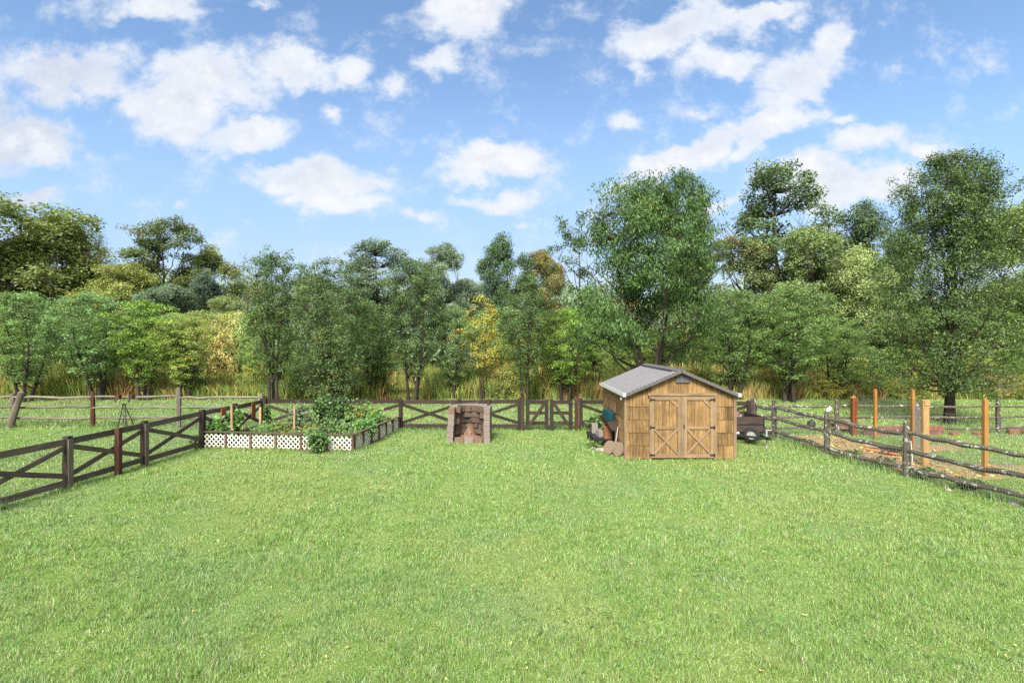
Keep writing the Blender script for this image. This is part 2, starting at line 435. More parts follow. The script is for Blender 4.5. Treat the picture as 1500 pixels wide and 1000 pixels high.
# ================================================================= GROUND
def lawn_nodes(t, blade):
    geo = t.n('ShaderNodeNewGeometry').outputs['Position']
    flat = t.n('ShaderNodeVectorMath', operation='MULTIPLY', inp={1: (1, 1, 0)}); t.L.new(geo, flat.inputs[0]); p = flat.outputs[0]
    big = t.noise(p, .22, 4, .6); mid = t.noise(p, 1.1, 5, .65); sm = t.noise(p, 4.2, 5, .65); fine = t.noise(t.scale(p, (1, 1, 1), (7, 3, 0)), 8.5, 3, .6)
    b2 = t.noise(t.scale(p, (1, 1, 1), (31, 17, 0)), .35, 5, .65)
    mow = t.noise(t.scale(p, (1.0, .05, 1), (4, 9, 0)), 1.5, 2, .5)
    c = t.mix(t.ramp(mid, .34, .66), (.160, .300, .058), (.262, .372, .118))
    c = t.mix(t.math('MULTIPLY', t.ramp(mow, .42, .60), .40), c, (.260, .405, .120))
    c = t.mix(t.math('MULTIPLY', t.ramp(b2, .44, .64), .65), c, (.180, .310, .140))
    c = t.mix(t.math('MULTIPLY', t.ramp(big, .47, .66), .50), c, (.370, .400, .140))
    c = t.mix(t.math('MULTIPLY', t.ramp(sm, .57, .70), .60), c, (.440, .410, .220))
    c = t.mix(t.math('MULTIPLY', t.ramp(sm, .46, .32), .60), c, (.120, .255, .034))
    c = t.mix(t.math('MULTIPLY', t.ramp(fine, .58, .70), .6), c, (.330, .430, .230))
    c = t.mix(t.math('MULTIPLY', t.ramp(fine, .40, .30), .5), c, (.145, .205, .050))
    c = t.mix(1.0, c, (1.0, 1.02, .90), 'MULTIPLY')
    return c, p
m, t, out = new_mat('lawn_soil_and_thatch')
c, p = lawn_nodes(t, False)
f = t.noise(p, 34, 4, .7)
c = t.mix(t.ramp(f, .30, .58, .25, .8), c, (.085, .105, .028))
bs = t.n('ShaderNodeBsdfPrincipled', inp={'Base Color': c, 'Roughness': .95}); bs.inputs['Specular IOR Level'].default_value = .1
bp = t.n('ShaderNodeBump', inp={'Strength': .8, 'Distance': .03, 'Height': f}); t.L.new(bp.outputs[0], bs.inputs['Normal'])
t.L.new(bs.outputs[0], out.inputs[0]); M['ground'] = m
m, t, out = new_mat('grass_blades')
c, p = lawn_nodes(t, True)
tone = t.n('ShaderNodeAttribute', attribute_name='tone').outputs['Fac']
hue = t.n('ShaderNodeMath', operation='FRACT'); t.L.new(t.math('MULTIPLY', tone, 17.31), hue.inputs[0]); hue = hue.outputs[0]
c = t.mix(t.math('MULTIPLY', t.math('GREATER_THAN', hue, .78), .55), c, (.360, .450, .300))
c = t.mix(t.math('MULTIPLY', t.math('LESS_THAN', hue, .26), .55), c, (.115, .280, .022))
k = t.math('MULTIPLY_ADD', tone, 1.05, .42)
cm = t.n('ShaderNodeVectorMath', operation='SCALE'); t.L.new(c, cm.inputs[0]); t.L.new(k, cm.inputs['Scale']); c = cm.outputs[0]
c = t.mix(t.math('MULTIPLY', t.math('GREATER_THAN', tone, .90), .75), c, (.54, .50, .30))
c = t.mix(t.math('MULTIPLY', t.math('LESS_THAN', tone, .07), .6), c, (.16, .10, .045))
bs = t.n('ShaderNodeBsdfPrincipled', inp={'Base Color': c, 'Roughness': .5}); bs.inputs['Specular IOR Level'].default_value = .35
tr = t.n('ShaderNodeBsdfTranslucent'); t.L.new(t.mix(1.0, c, (1.15, 1.2, .6), 'MULTIPLY'), tr.inputs[0])
ms = t.n('ShaderNodeMixShader', inp={0: .28}); t.L.new(bs.outputs[0], ms.inputs[1]); t.L.new(tr.outputs[0], ms.inputs[2])
t.L.new(ms.outputs[0], out.inputs[0]); M['grass'] = m

def sheet(name, pts, z, mat):
    bm = MB(); bm.v = [(x, y, z) for x, y in pts]; bm.t = [.5] * len(pts)
    bm._face(tuple(range(len(pts))), [(0, 0)] * len(pts))
    return tag(bm.build(name, mat), kind='structure')
sheet('ground', [(-700, -60), (700, -60), (700, 1100), (-700, 1100)], 0, M['ground'])

m, t, out = new_mat('meadow_floor')
geo = t.n('ShaderNodeNewGeometry').outputs['Position']
c = t.mix(t.ramp(t.noise(geo, .25, 4, .6), .38, .62), (.21, .20, .055), (.33, .22, .085))
c = t.mix(t.ramp(t.noise(geo, 1.3, 4, .6), .5, .68, 0, .7), c, (.13, .18, .045))
bs = t.n('ShaderNodeBsdfPrincipled', inp={'Base Color': c, 'Roughness': .95}); bs.inputs['Specular IOR Level'].default_value = .1
t.L.new(bs.outputs[0], out.inputs[0]); M['meadow'] = m
ed = [(x, 30.2 + .9 * math.sin(x * .31) + .5 * math.sin(x * .9 + 1)) for x in range(-130, 131, 2)]
sheet('meadow', ed + [(130, 62), (-130, 62)], .006, M['meadow'])

m, t, out = new_mat('woodland_floor')
geo = t.n('ShaderNodeNewGeometry').outputs['Position']
c = t.mix(t.ramp(t.noise(geo, .12, 5, .65), .35, .65), (.030, .048, .016), (.075, .095, .028))
bs = t.n('ShaderNodeBsdfDiffuse', inp={'Color': c})
t.L.new(bs.outputs[0], out.inputs[0]); M['hill'] = m
def hill_h(x, y):
    r = max(0., (y - 58) / 80.); r = min(r, 1.0); r = r * r * (3 - 2 * r)
    w = 5.5 + 3.5 * (1 / (1 + math.exp((x + 38) / 10.))) + 1.5 * math.sin(x * .045 + .6)
    return r * w
vs = []; fs = []
nx, ny = 90, 30
for j in range(ny + 1):
    for i in range(nx + 1):
        x = -360 + 720 * i / nx; y = 56 + 190 * (j / ny) ** 1.3
        vs.append((x, y, hill_h(x, y) + (.0 if j else -.05)))
for j in range(ny):
    for i in range(nx):
        a = j * (nx + 1) + i; fs.append((a, a + 1, a + nx + 2, a + nx + 1))
me = np_mesh('hills', vs, [np.array(fs)], [M['hill']], smooth=True)
o = bpy.data.objects.new('hills', me); C.objects.link(o); tag(o, kind='structure')

# bare leafy earth of the pen beyond the split rail fence
m, t, out = new_mat('leaf_littered_earth')
geo = t.n('ShaderNodeNewGeometry').outputs['Position']
c = t.mix(t.ramp(t.noise(geo, 9, 5, .7), .38, .62), (.18, .10, .048), (.32, .20, .085))
c = t.mix(t.ramp(t.noise(geo, 1.2, 5, .6), .52, .66, 0, .85), c, (.20, .27, .075))
c = t.mix(t.ramp(t.noise(geo, 30, 3, .7), .6, .68, 0, .8), c, (.36, .16, .07))
bs = t.n('ShaderNodeBsdfPrincipled', inp={'Base Color': c, 'Roughness': .95})
bp = t.n('ShaderNodeBump', inp={'Strength': .9, 'Distance': .03, 'Height': t.noise(geo, 40, 4, .7)}); t.L.new(bp.outputs[0], bs.inputs['Normal'])
t.L.new(bs.outputs[0], out.inputs[0]); M['earth'] = m
def blob(cx, cy, rx, ry, rot=0, n=40, seed=0):
    r2 = random.Random(seed); ph = [r2.random() * 6.28 for _ in range(5)]
    pts = []
    for i in range(n):
        a = 6.2832 * i / n; k = 1 + .10 * math.sin(3 * a + ph[0]) + .08 * math.sin(5 * a + ph[1]) + .05 * math.sin(9 * a + ph[2])
        x, y = rx * k * math.cos(a), ry * k * math.sin(a)
        pts.append((cx + x * math.cos(rot) - y * math.sin(rot), cy + x * math.sin(rot) + y * math.cos(rot)))
    return pts
DIRT = [(11.0, 16.3, 1.15, 2.7, .12), (12.4, 13.7, 2.0, .85, .0), (13.6, 16.6, 1.2, .5, .2)]
for i, d in enumerate(DIRT):
    sheet('dirt_patch', blob(*d, seed=i), .005 + .001 * i, M['earth'])
BED = [(-10.0, 16.5), (-4.95, 15.92), (-4.32, 19.85), (-9.7, 19.9)]
sheet('garden_soil', BED, .012, plain('garden_soil', (.09, .065, .04), rough=.95, var=.5, nscale=6, dirt=(.14, .17, .06), dirt_amt=.8))

# ================================================================= GRASS
rng = np.random.default_rng(5)
def inpoly(px, py, poly):
    ins = np.zeros(len(px), bool); n = len(poly)
    for i in range(n):
        x0, y0 = poly[i]; x1, y1 = poly[(i + 1) % n]
        c = ((y0 > py) != (y1 > py)) & (px < (x1 - x0) * (py - y0) / (y1 - y0 + 1e-9) + x0)
        ins ^= c
    return ins
def vnoise(x, y, s, seed):
    r = np.random.default_rng(seed); g = r.random((64, 64))
    X = x * s; Y = y * s; i = np.floor(X).astype(int); j = np.floor(Y).astype(int); fx = X - i; fy = Y - j
    fx = fx * fx * (3 - 2 * fx); fy = fy * fy * (3 - 2 * fy)
    a = g[i % 64, j % 64]; b = g[(i + 1) % 64, j % 64]; c = g[i % 64, (j + 1) % 64]; d = g[(i + 1) % 64, (j + 1) % 64]
    return a * (1 - fx) * (1 - fy) + b * fx * (1 - fy) + c * (1 - fx) * fy + d * fx * fy
SHED = (3.34, 15.0, 6.50, 18.66)
gx, gy, gh, gw = [], [], [], []
for (y0, y1, den, h, w) in ((4.2, 8, 7000, .050, .0072), (8, 13, 2700, .055, .0105), (13, 20.5, 1050, .062, .017), (20.5, 31, 420, .085, .032)):
    hw = 1.1 * y1 + 2
    n = int(2 * hw * (y1 - y0) * den)
    x = rng.uniform(-hw, hw, n); y = rng.uniform(y0, y1, n)
    k = (np.abs(x) < 1.08 * y + 1.5)
    k &= ~((x > SHED[0] + .05) & (x < SHED[2] - .05) & (y > SHED[1] + .03) & (y < SHED[3]))
    k &= ~((x > -2.0) & (x < -.9) & (y > 17.3) & (y < 18.3))
    for d in DIRT:
        k &= ~(inpoly(x, y, blob(*d, seed=DIRT.index(d))) & (rng.random(n) < .85))
    k &= ~(inpoly(x, y, BED) & (rng.random(n) < .5))
    cl = .35 * vnoise(x, y, 7.3, 3) + .35 * vnoise(x, y, 3.3, 1) + .30 * vnoise(x, y, .9, 2)
    cl = np.clip((cl - .5) * 1.9 + .5, 0, 1.1)
    k &= rng.random(n) < .45 + cl
    x, y, cl = x[k], y[k], cl[k]
    gx.append(x); gy.append(y); gh.append(h * (.30 + 1.45 * cl ** 1.3) * rng.uniform(.6, 1.35, len(x))); gw.append(np.full(len(x), w) * rng.uniform(.7, 1.3, len(x)))
def tuft_line(pts, per_m, h, w, spread):
    for (x0, y0), (x1, y1) in zip(pts[:-1], pts[1:]):
        L = math.hypot(x1 - x0, y1 - y0); n = int(L * per_m); s = rng.random(n)
        x = x0 + (x1 - x0) * s + rng.normal(0, spread, n); y = y0 + (y1 - y0) * s + rng.normal(0, spread, n)
        cl = vnoise(x, y, 1.7, 9)
        k = rng.random(n) < cl * 1.5
        gx.append(x[k]); gy.append(y[k]); gh.append((h * (.3 + 1.1 * cl) * rng.uniform(.4, 1.3, n))[k]); gw.append(np.full(k.sum(), w))
LEFT = [(-10.62, 9.6), (-9.69, 19.9)]
tuft_line(LEFT, 420, .20, .012, .10)
tuft_line([(-9.69, 19.9), (.3, 19.9)], 380, .17, .016, .12); tuft_line([(2.4, 19.9), (9.2, 19.3)], 380, .2, .016, .12)
tuft_line([(-10.0, 16.42), (-4.9, 15.85), (-4.25, 19.8)], 520, .16, .013, .09)
tuft_line([(9.05, 19.1), (9.3, 18.2), (9.54, 15.55), (10.0, 13.07), (10.6, 10.4)], 520, .22, .012, .12)
tuft_line([(3.3, 18.6), (3.25, 15.0), (6.6, 14.95), (6.6, 18.6)], 260, .12, .012, .06)
tuft_line([(2.4, 18.3), (2.6, 16.5), (3.3, 15.6)], 420, .17, .013, .12)
tuft_line([(-2.35, 17.9), (-2.3, 17.15), (-.65, 17.15), (-.65, 17.9)], 300, .11, .012, .06)
tuft_line([(11.5, 19.1), (22, 19.1)], 300, .2, .016, .15); tuft_line([(-24, 20.6), (-9.7, 20.5)], 260, .2, .018, .2)
gx = np.concatenate(gx); gy = np.concatenate(gy); gh = np.concatenate(gh); gw = np.concatenate(gw); n = len(gx)
a = rng.uniform(0, 6.283, n); lean = np.abs(rng.normal(0, .95, n)).clip(0, 1.45)
la = rng.uniform(0, 6.283, n)
V = np.zeros((n, 3, 3), np.float32)
V[:, 0, 0] = gx - np.cos(a) * gw / 2; V[:, 0, 1] = gy - np.sin(a) * gw / 2
V[:, 1, 0] = gx + np.cos(a) * gw / 2; V[:, 1, 1] = gy + np.sin(a) * gw / 2
V[:, 2, 0] = gx + np.cos(la) * gh * np.sin(lean); V[:, 2, 1] = gy + np.sin(la) * gh * np.sin(lean); V[:, 2, 2] = gh * np.cos(lean) + .004
V[:, :2, 2] = 0.001
tone = np.repeat(rng.random(n), 3)
me = np_mesh('grass', V.reshape(-1, 3), [np.arange(n * 3).reshape(-1, 3)], [M['grass']], tone=tone)
o = bpy.data.objects.new('grass', me); C.objects.link(o); tag(o, 'short mown lawn grass with yellowing patches', 'grass', kind='stuff')
print('blades', n)

# fallen leaves and clover heads on the lawn
n = 150
Y = rng.uniform(5, 19.5, n) ; X = rng.uniform(-1, 1, n) * np.minimum(Y * 1.02, 9.6)
k = ~((X > 2.5) & (X < 6.6) & (Y > 14.9)) & ~inpoly(X, Y, BED) & ~((X > -2.4) & (X < -.6) & (Y > 17))
X, Y = X[k], Y[k]; n = len(X)
xx = rng.uniform(9.9, 13.4, 700); yy = rng.uniform(13, 19, 700); kk = np.zeros(700, bool)
for i, d in enumerate(DIRT): kk |= inpoly(xx, yy, blob(*d, seed=i))
X = np.concatenate([X, xx[kk]]); Y = np.concatenate([Y, yy[kk]]); nl = n; n = len(X)
s = np.where(np.arange(n) < nl, rng.uniform(.012, .032, n), rng.uniform(.03, .07, n)); a = rng.uniform(0, 6.283, n); z = np.where(np.arange(n) < nl, rng.uniform(.02, .055, n), .02)
q = np.array([(-1, 0), (0, -.6), (1, 0), (0, .6)])
V = np.zeros((n, 4, 3), np.float32)
V[:, :, 0] = X[:, None] + s[:, None] * (q[:, 0] * np.cos(a)[:, None] - q[:, 1] * np.sin(a)[:, None])
V[:, :, 1] = Y[:, None] + s[:, None] * (q[:, 0] * np.sin(a)[:, None] + q[:, 1] * np.cos(a)[:, None])
V[:, :, 2] = z[:, None] + rng.uniform(-.4, .4, (n, 4)) * s[:, None] + .004
me = np_mesh('fallen_leaves', V.reshape(-1, 3), [np.arange(n * 4).reshape(-1, 4)], [two_tone('fallen_leaf', (.52, .42, .16), (.36, .19, .07))], tone=np.repeat(rng.random(n) ** 1.5, 4))
o = bpy.data.objects.new('fallen_leaves', me); C.objects.link(o); tag(o, 'scattered yellow and brown fallen leaves', 'leaves', kind='stuff')

# low broad leaved weeds and clover in the turf
n = 2600
Y = rng.uniform(4.6, 19.5, n); X = rng.uniform(-1, 1, n) * np.minimum(Y * 1.05, 10.0)
k = (vnoise(X + 30, Y, .55, 12) + .35 * rng.random(n) > .62) & ~((X > 2.4) & (X < 6.7) & (Y > 14.8)) & ~inpoly(X, Y, BED) & ~((X > -2.4) & (X < -.6) & (Y > 17))
X, Y = X[k], Y[k]; n = len(X); m_ = 7
a = rng.uniform(0, 6.283, (n, m_)); d = rng.uniform(.012, .045, (n, m_)); s = rng.uniform(.009, .019, (n, m_))
px_ = X[:, None] + np.cos(a) * d; py_ = Y[:, None] + np.sin(a) * d; z = rng.uniform(.022, .06, (n, m_))
V = np.zeros((n, m_, 4, 3), np.float32)
for kq, (u_, v_) in enumerate(((-1, 0), (0, -.7), (1, 0), (0, .7))):
    V[:, :, kq, 0] = px_ + s * (u_ * np.cos(a) - v_ * np.sin(a)); V[:, :, kq, 1] = py_ + s * (u_ * np.sin(a) + v_ * np.cos(a)); V[:, :, kq, 2] = z + u_ * s * rng.uniform(-.7, .2, (n, m_))
me = np_mesh('lawn_weeds', V.reshape(-1, 3), [np.arange(n * m_ * 4).reshape(-1, 4)], [M['leaf']], tone=np.repeat(rng.random(n * m_), 4), extra=np.ones(n * m_ * 4))
o = bpy.data.objects.new('lawn_weeds', me); C.objects.link(o); o.color = (.095, .165, .045, 0); tag(o, 'clover and plantain leaves scattered in the lawn', 'weeds', kind='stuff')
# ================================================================= TREES
def tubes_np(paths, n=5):
    """paths: list of (pts (k,3), radii (k)) -> verts, quads, tone"""
    V, Q, T, U = [], [], [], []
    b = 0
    for pts, rad in paths:
        pts = np.asarray(pts, float); k = len(pts)
        d = np.gradient(pts, axis=0); d /= np.linalg.norm(d, axis=1)[:, None] + 1e-9
        ref = np.array([.0, .0, 1.]) if abs(d[0][2]) < .9 else np.array([1., 0, 0])
        x = np.cross(d, ref); x /= np.linalg.norm(x, axis=1)[:, None] + 1e-9
        y = np.cross(x, d)
        a = np.arange(n) * 2 * np.pi / n
        ring = pts[:, None, :] + np.asarray(rad)[:, None, None] * (np.cos(a)[None, :, None] * x[:, None, :] + np.sin(a)[None, :, None] * y[:, None, :])
        V.append(ring.reshape(-1, 3)); T.append(np.full(k * n, rnd.random()))
        L = np.concatenate([[0], np.cumsum(np.linalg.norm(np.diff(pts, axis=0), axis=1))]) + rnd.random() * 9
        for i in range(k - 1):
            for j in range(n):
                j2 = (j + 1) % n
                Q.append((b + i * n + j, b + i * n + j2, b + (i + 1) * n + j2, b + (i + 1) * n + j))
                c = 6.28 * rad[0]
                U.append([(L[i], c * j / n), (L[i], c * (j + 1) / n), (L[i + 1], c * (j + 1) / n), (L[i + 1], c * j / n)])
        b += k * n
    return np.concatenate(V), np.array(Q), np.concatenate(T), np.array(U).reshape(-1, 2)

PROF = {
    'egg': lambda t: np.interp(t, [0, .12, .32, .58, .78, .92, 1], [.20, .46, .80, 1, .93, .68, .25]),
    'full': lambda t: np.interp(t, [0, .08, .25, .5, .78, .92, 1], [.35, .58, .85, 1, .9, .64, .2]),
    'vase': lambda t: np.interp(t, [0, .15, .4, .65, .85, 1], [.18, .4, .8, 1, .85, .3]),
    'round': lambda t: np.interp(t, [0, .1, .3, .55, .8, .93, 1], [.4, .7, .97, 1, .78, .5, .1]),
    'column': lambda t: np.interp(t, [0, .1, .4, .7, .9, 1], [.5, .75, 1, .9, .55, .1]),
    'cone': lambda t: np.interp(t, [0, .1, .3, 1], [.6, 1, .9, .06]),
    'bell': lambda t: np.interp(t, [0, .06, .2, .35, .6, .8, .93, 1], [.55, .85, 1.0, 1.0, .88, .76, .55, .2]),
    'spread': lambda t: np.interp(t, [0, .12, .3, .6, .8, .93, 1], [.55, .9, 1, .98, .8, .55, .2]),
}
TREES = {}
def make_tree(key, H, Rr, base, prof, n_cl, per, cl_r, leaf, seed, stems=1, trunk_r=.12, limbs=14, lobes=0, lobe_r=.36, droop=0.0, wide=.5, up=.55, shell=.45, bark='bark', flat=.75, leaf_len=1.0, twig=True, wob=.25, fork=.2, limb_r=1.0, spires=0):
    r = np.random.default_rng(seed); pf = PROF[prof]
    cb = base * H; CH = H - cb
    ph = r.random(6) * 6.28
    def env(tt, az):
        lump = 1 + .13 * np.sin(2 * az + ph[0] + 4 * tt) + .10 * np.sin(3 * az + ph[1] - 6 * tt) + .08 * np.sin(5 * az + ph[2] + 9 * tt)
        return Rr * pf(tt) * lump
    # --- leaf cluster centres
    if lobes:
        cents = []
        for i in range(lobes):
            tt = .10 + .86 * (i + r.random()) / lobes; az = r.random() * 6.28
            rr = env(tt, az) * (r.random() ** .5) * .78
            cents.append((rr * np.cos(az), rr * np.sin(az), cb + tt * CH, lobe_r * Rr * r.uniform(.65, 1.25)))
        cents = np.array(cents)
        w = cents[:, 3] ** 2; w /= w.sum(); li = r.choice(lobes, n_cl, p=w)
        dd = r.normal(0, 1, (n_cl, 3)); dd[:, 2] += .35; dd /= np.linalg.norm(dd, axis=1)[:, None]
        rad = cents[li, 3] * (1 - shell * r.random(n_cl) ** 1.6)
        cl = cents[li, :3] + dd * rad[:, None] * np.array([1, 1, flat])
        ctone = r.random(lobes)[li] * .45 + r.random(n_cl) * .55
        cturn = (r.random(lobes)[li] * .7 + r.random(n_cl) * .3)
    else:
        tt = r.random(n_cl * 6); az = r.random(n_cl * 6) * 6.28
        keep = r.random(n_cl * 6) < (pf(tt) ** 1.2 + .05)
        tt = tt[keep][:n_cl]; az = az[keep][:n_cl]; m_ = len(tt)
        rr = env(tt, az) * (1 - shell * 1.5 * r.random(m_) ** 1.5).clip(.05, 1)
        cl = np.stack([rr * np.cos(az), rr * np.sin(az), cb + tt * CH], 1)
        ctone = r.random(m_); cturn = r.random(m_) * .6 + .4 * (np.sin(cl[:, 0] * 1.3 + ph[3]) * .5 + .5)
    if spires:
        for q in range(spires):
            az = q * 2.4 + r.random(); rr = Rr * r.uniform(.1, .62); z1 = H * (1.0 - .16 * (rr / Rr / .62) ** 2) * r.uniform(.95, 1.03); m_ = max(12, int(n_cl * .024))
            zz = z1 - H * .34 * r.random(m_) ** 1.2; wd = (.06 + .20 * (z1 - zz) / (H * .34)) * Rr * .6
            a_ = r.random(m_) * 6.28
            cl = np.concatenate([cl, np.stack([rr * np.cos(az) * (1 - .25 * (z1 - zz) / (H * .34)) + wd * np.cos(a_), rr * np.sin(az) * (1 - .25 * (z1 - zz) / (H * .34)) + wd * np.sin(a_), zz], 1)])
            ctone = np.concatenate([ctone, r.random(m_)]); cturn = np.concatenate([cturn, r.random(m_)])
    cl[:, 2] = np.maximum(cl[:, 2], .25)
    n_c = len(cl)
    # --- skeleton
    paths = []; nodes = []
    for s in range(stems):
        a0 = 6.28 * s / max(stems, 1) + r.random(); off = 0 if stems == 1 else trunk_r * 1.5
        top = H * r.uniform(.80, .93) if stems == 1 else H * r.uniform(.6, .9)
        sp = 0 if stems == 1 else Rr * r.uniform(.2, .55)
        k = 9; f = np.linspace(0, 1, k)
        pts = np.stack([np.cos(a0) * (off + sp * f ** 1.3) + wob * trunk_r * 2 * np.sin(f * 5 + ph[0] + s), np.sin(a0) * (off + sp * f ** 1.3) + wob * trunk_r * 2 * np.sin(f * 6 + ph[1] + s), -.05 + f * top], 1)
        rad = trunk_r * (1 if stems == 1 else .62) * (1.0 - .86 * f ** .85); rad[0] *= 1.2
        paths.append((pts, rad)); nodes.append((pts, rad))
    main = list(nodes)
    for i in range(limbs):
        pts0, rad0 = main[i % len(main)]
        f = (.8 * base + (.72 - .8 * base) * ((i + r.random()) / limbs)) if stems == 1 else r.uniform(fork, .7)
        q = f * (len(pts0) - 1); j = int(q); w_ = q - j
        p0 = pts0[j] * (1 - w_) + pts0[min(j + 1, len(pts0) - 1)] * w_; r0 = (rad0[j] * (1 - w_) + rad0[min(j + 1, len(rad0) - 1)] * w_)
        az = i * 2.4 + r.random() * .8
        tt = min(.97, max(0.04, (p0[2] - cb) / CH + r.uniform(.1, .35) * up * 2))
        e = env(tt, az) * .82
        p2 = np.array([e * np.cos(az), e * np.sin(az), cb + tt * CH])
        mid = (p0 + p2) / 2 + np.array([np.cos(az) * .12 * e, np.sin(az) * .12 * e, -.10 * CH * up * .5])
        f5 = np.linspace(0, 1, 6)[:, None]
        pts = (1 - f5) ** 2 * p0 + 2 * f5 * (1 - f5) * mid + f5 ** 2 * p2
        pts[1:-1] += r.normal(0, .03 * Rr, (4, 3))
        rad = np.linspace(min(r0 * .62, trunk_r * .45) * limb_r, trunk_r * .07 * limb_r, 6)
        paths.append((pts, rad)); nodes.append((pts, rad))
    npts = np.concatenate([p for p, _ in nodes]); nr = np.concatenate([q for _, q in nodes])
    if twig:
        ok = np.linspace(0, len(npts) - 1, len(npts)).astype(int)
        for c in cl[:: max(1, n_c // 420)]:
            d = np.linalg.norm((npts - c) * np.array([1, 1, .8]), axis=1) + np.maximum(0, npts[:, 2] - c[2]) * 1.5
            j = int(np.argmin(d)); p0 = npts[j]
            mid = (p0 + c) / 2 + np.array([0, 0, -.06 * np.linalg.norm(c - p0)])
            rr0 = min(nr[j] * .6, trunk_r * .16)
            paths.append((np.array([p0, mid, c]), np.array([rr0, rr0 * .7, rr0 * .25])))
    V, Q, T, U = tubes_np(paths, 6)
    tme = np_mesh(key + '_trunk', V, [Q], [M[bark]], tone=T, smooth=True, uv=U)
    cme = None
    if per:
        n = n_c * per
        ci = np.repeat(np.arange(n_c), per)
        g = r.normal(0, 1, (n, 3)); gl = np.linalg.norm(g, axis=1)[:, None]
        g = g / gl * (r.random((n, 1)) ** .45) * cl_r
        pos = cl[ci] + g * np.array([1, 1, .72])
        outw = pos * np.array([1, 1, 0]); outw /= np.linalg.norm(outw, axis=1)[:, None] + 1e-6
        nrm = r.normal(0, .62, (n, 3)) + np.array([0, 0, up + .15]) + outw * .35 + g / cl_r * .35
        nrm /= np.linalg.norm(nrm, axis=1)[:, None]
        ax_ = r.normal(0, 1, (n, 3)); ax_[:, 2] -= droop * 2.5
        ax_ -= nrm * (ax_ * nrm).sum(1)[:, None] * (1 - .5 * droop); ax_ /= np.linalg.norm(ax_, axis=1)[:, None] + 1e-6
        sd = np.cross(nrm, ax_); sd /= np.linalg.norm(sd, axis=1)[:, None] + 1e-6
        L = leaf * r.uniform(.6, 1.3, (n, 1)) * leaf_len; Wd = leaf * r.uniform(.6, 1.25, (n, 1)) * wide
        V = np.zeros((n, 4, 3), np.float32)
        V[:, 0] = pos - ax_ * L * .5; V[:, 2] = pos + ax_ * L * .5 - nrm * L * .08
        V[:, 1] = pos + sd * Wd * .5 - ax_ * L * .06 + nrm * Wd * .12; V[:, 3] = pos - sd * Wd * .5 - ax_ * L * .06 + nrm * Wd * .12
        V[:, :, 2] = np.maximum(V[:, :, 2], .02)
        tone = ctone[ci] * .5 + r.random(n) * .5; turn = cturn[ci] * .75 + r.random(n) * .25
        cme = np_mesh(key + '_crown', V.reshape(-1, 3), [np.arange(n * 4).reshape(-1, 4)], [M['leaf']], tone=np.repeat(tone, 4), extra=np.repeat(turn, 4))
        rad_ = np.percentile(np.linalg.norm(pos[:, :2], axis=1), 96.5); H = np.percentile(pos[:, 2], 99.6) + .3 * leaf; Rr = rad_
    TREES[key] = (tme, cme, H, Rr)

for i in range(3):
    make_tree('pear%d' % i, 8, 1.9, .17, 'egg', 400, 36, .31, .12, 11 + i, stems=3, trunk_r=.155, limbs=16, shell=.5, fork=.12, spires=3)
make_tree('darkpear', 8, 2.1, .04, 'full', 560, 36, .33, .12, 21, stems=2, trunk_r=.12, limbs=16, shell=.4)
make_tree('bigpear', 11.4, 3.7, .115, 'bell', 1550, 36, .40, .125, 31, trunk_r=.25, limbs=40, shell=.62, up=.85, limb_r=.40, spires=16)
make_tree('cherry', 11, 4.1, .20, 'spread', 1200, 34, .46, .165, 41, stems=4, trunk_r=.20, limbs=26, lobes=62, lobe_r=.28, droop=.7, wide=.38, up=.5, shell=.9, fork=.15, spires=7)
for i in range(4):
    make_tree('sapling%d' % i, 6, 1.25, .30, 'column', 120, 28, .30, .12, 51 + i, stems=3 + i % 2, trunk_r=.055, limbs=12, shell=.6, wob=.9)
for i in range(4):
    make_tree('broad%d' % i, 16, 5.6, .20, 'round', 950, 32, .80, .31, 61 + i, trunk_r=.32, limbs=18, lobes=26, lobe_r=.30, shell=.55)
for i in range(2):
    make_tree('open%d' % i, 18, 5.0, .26, 'round', 480, 34, .70, .29, 71 + i, trunk_r=.3, limbs=20, lobes=36, lobe_r=.27, shell=.75, flat=.6)
make_tree('airy', 14, 3.4, .35, 'vase', 95, 24, .55, .26, 81, trunk_r=.17, limbs=16, lobes=17, lobe_r=.24, shell=.8, flat=.6)
make_tree('pine', 18, 4.4, .25, 'cone', 420, 26, .65, .34, 85, trunk_r=.25, limbs=30, shell=.55, wide=.16, up=.2)
make_tree('bare', 15, 4.2, .25, 'vase', 190, 0, .5, .2, 91, trunk_r=.2, limbs=26, shell=.6, bark='bark_pale')
for i in range(2):
    make_tree('bush%d' % i, 2.2, 1.5, .0, 'round', 170, 24, .28, .13, 95 + i, stems=4, trunk_r=.03, limbs=10, shell=.5)

def hgt(x, y): return hill_h(x, y) if y > 56 else 0.0
# leaf colours; those of the far wood are paled for haze
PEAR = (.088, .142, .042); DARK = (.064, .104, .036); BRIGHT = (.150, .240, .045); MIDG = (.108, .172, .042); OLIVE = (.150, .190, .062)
YEL = (.235, .245, .055); HAZY_BLUE = (.120, .168, .110); PALE = (.135, .195, .080); GREY = (.105, .140, .085)

def tree(name, key, px, Y, top, wpx, col, turn, label, group=None, rz=None, cat='tree'):
    """px bearing, Y depth, top: sight line of its tip, wpx: apparent crown width"""
    tme, cme, H, Rr = TREES[key]
    x = ax(px, Y); z0 = hgt(x, Y)
    hh = hz(top, Y) - z0
    root = thing(name, label, cat, (x, Y, z0 - .02), group)
    root.rotation_euler = (0, 0, rnd.random() * 6.28 if rz is None else rz)
    sx = wpx / F * Y / (2 * Rr)
    root.scale = (sx, sx, hh / H)
    o = bpy.data.objects.new('trunk', tme); C.objects.link(o); o.parent = root
    if cme:
        o = bpy.data.objects.new('crown', cme); C.objects.link(o); o.parent = root; o.color = (*col, turn)
    return root

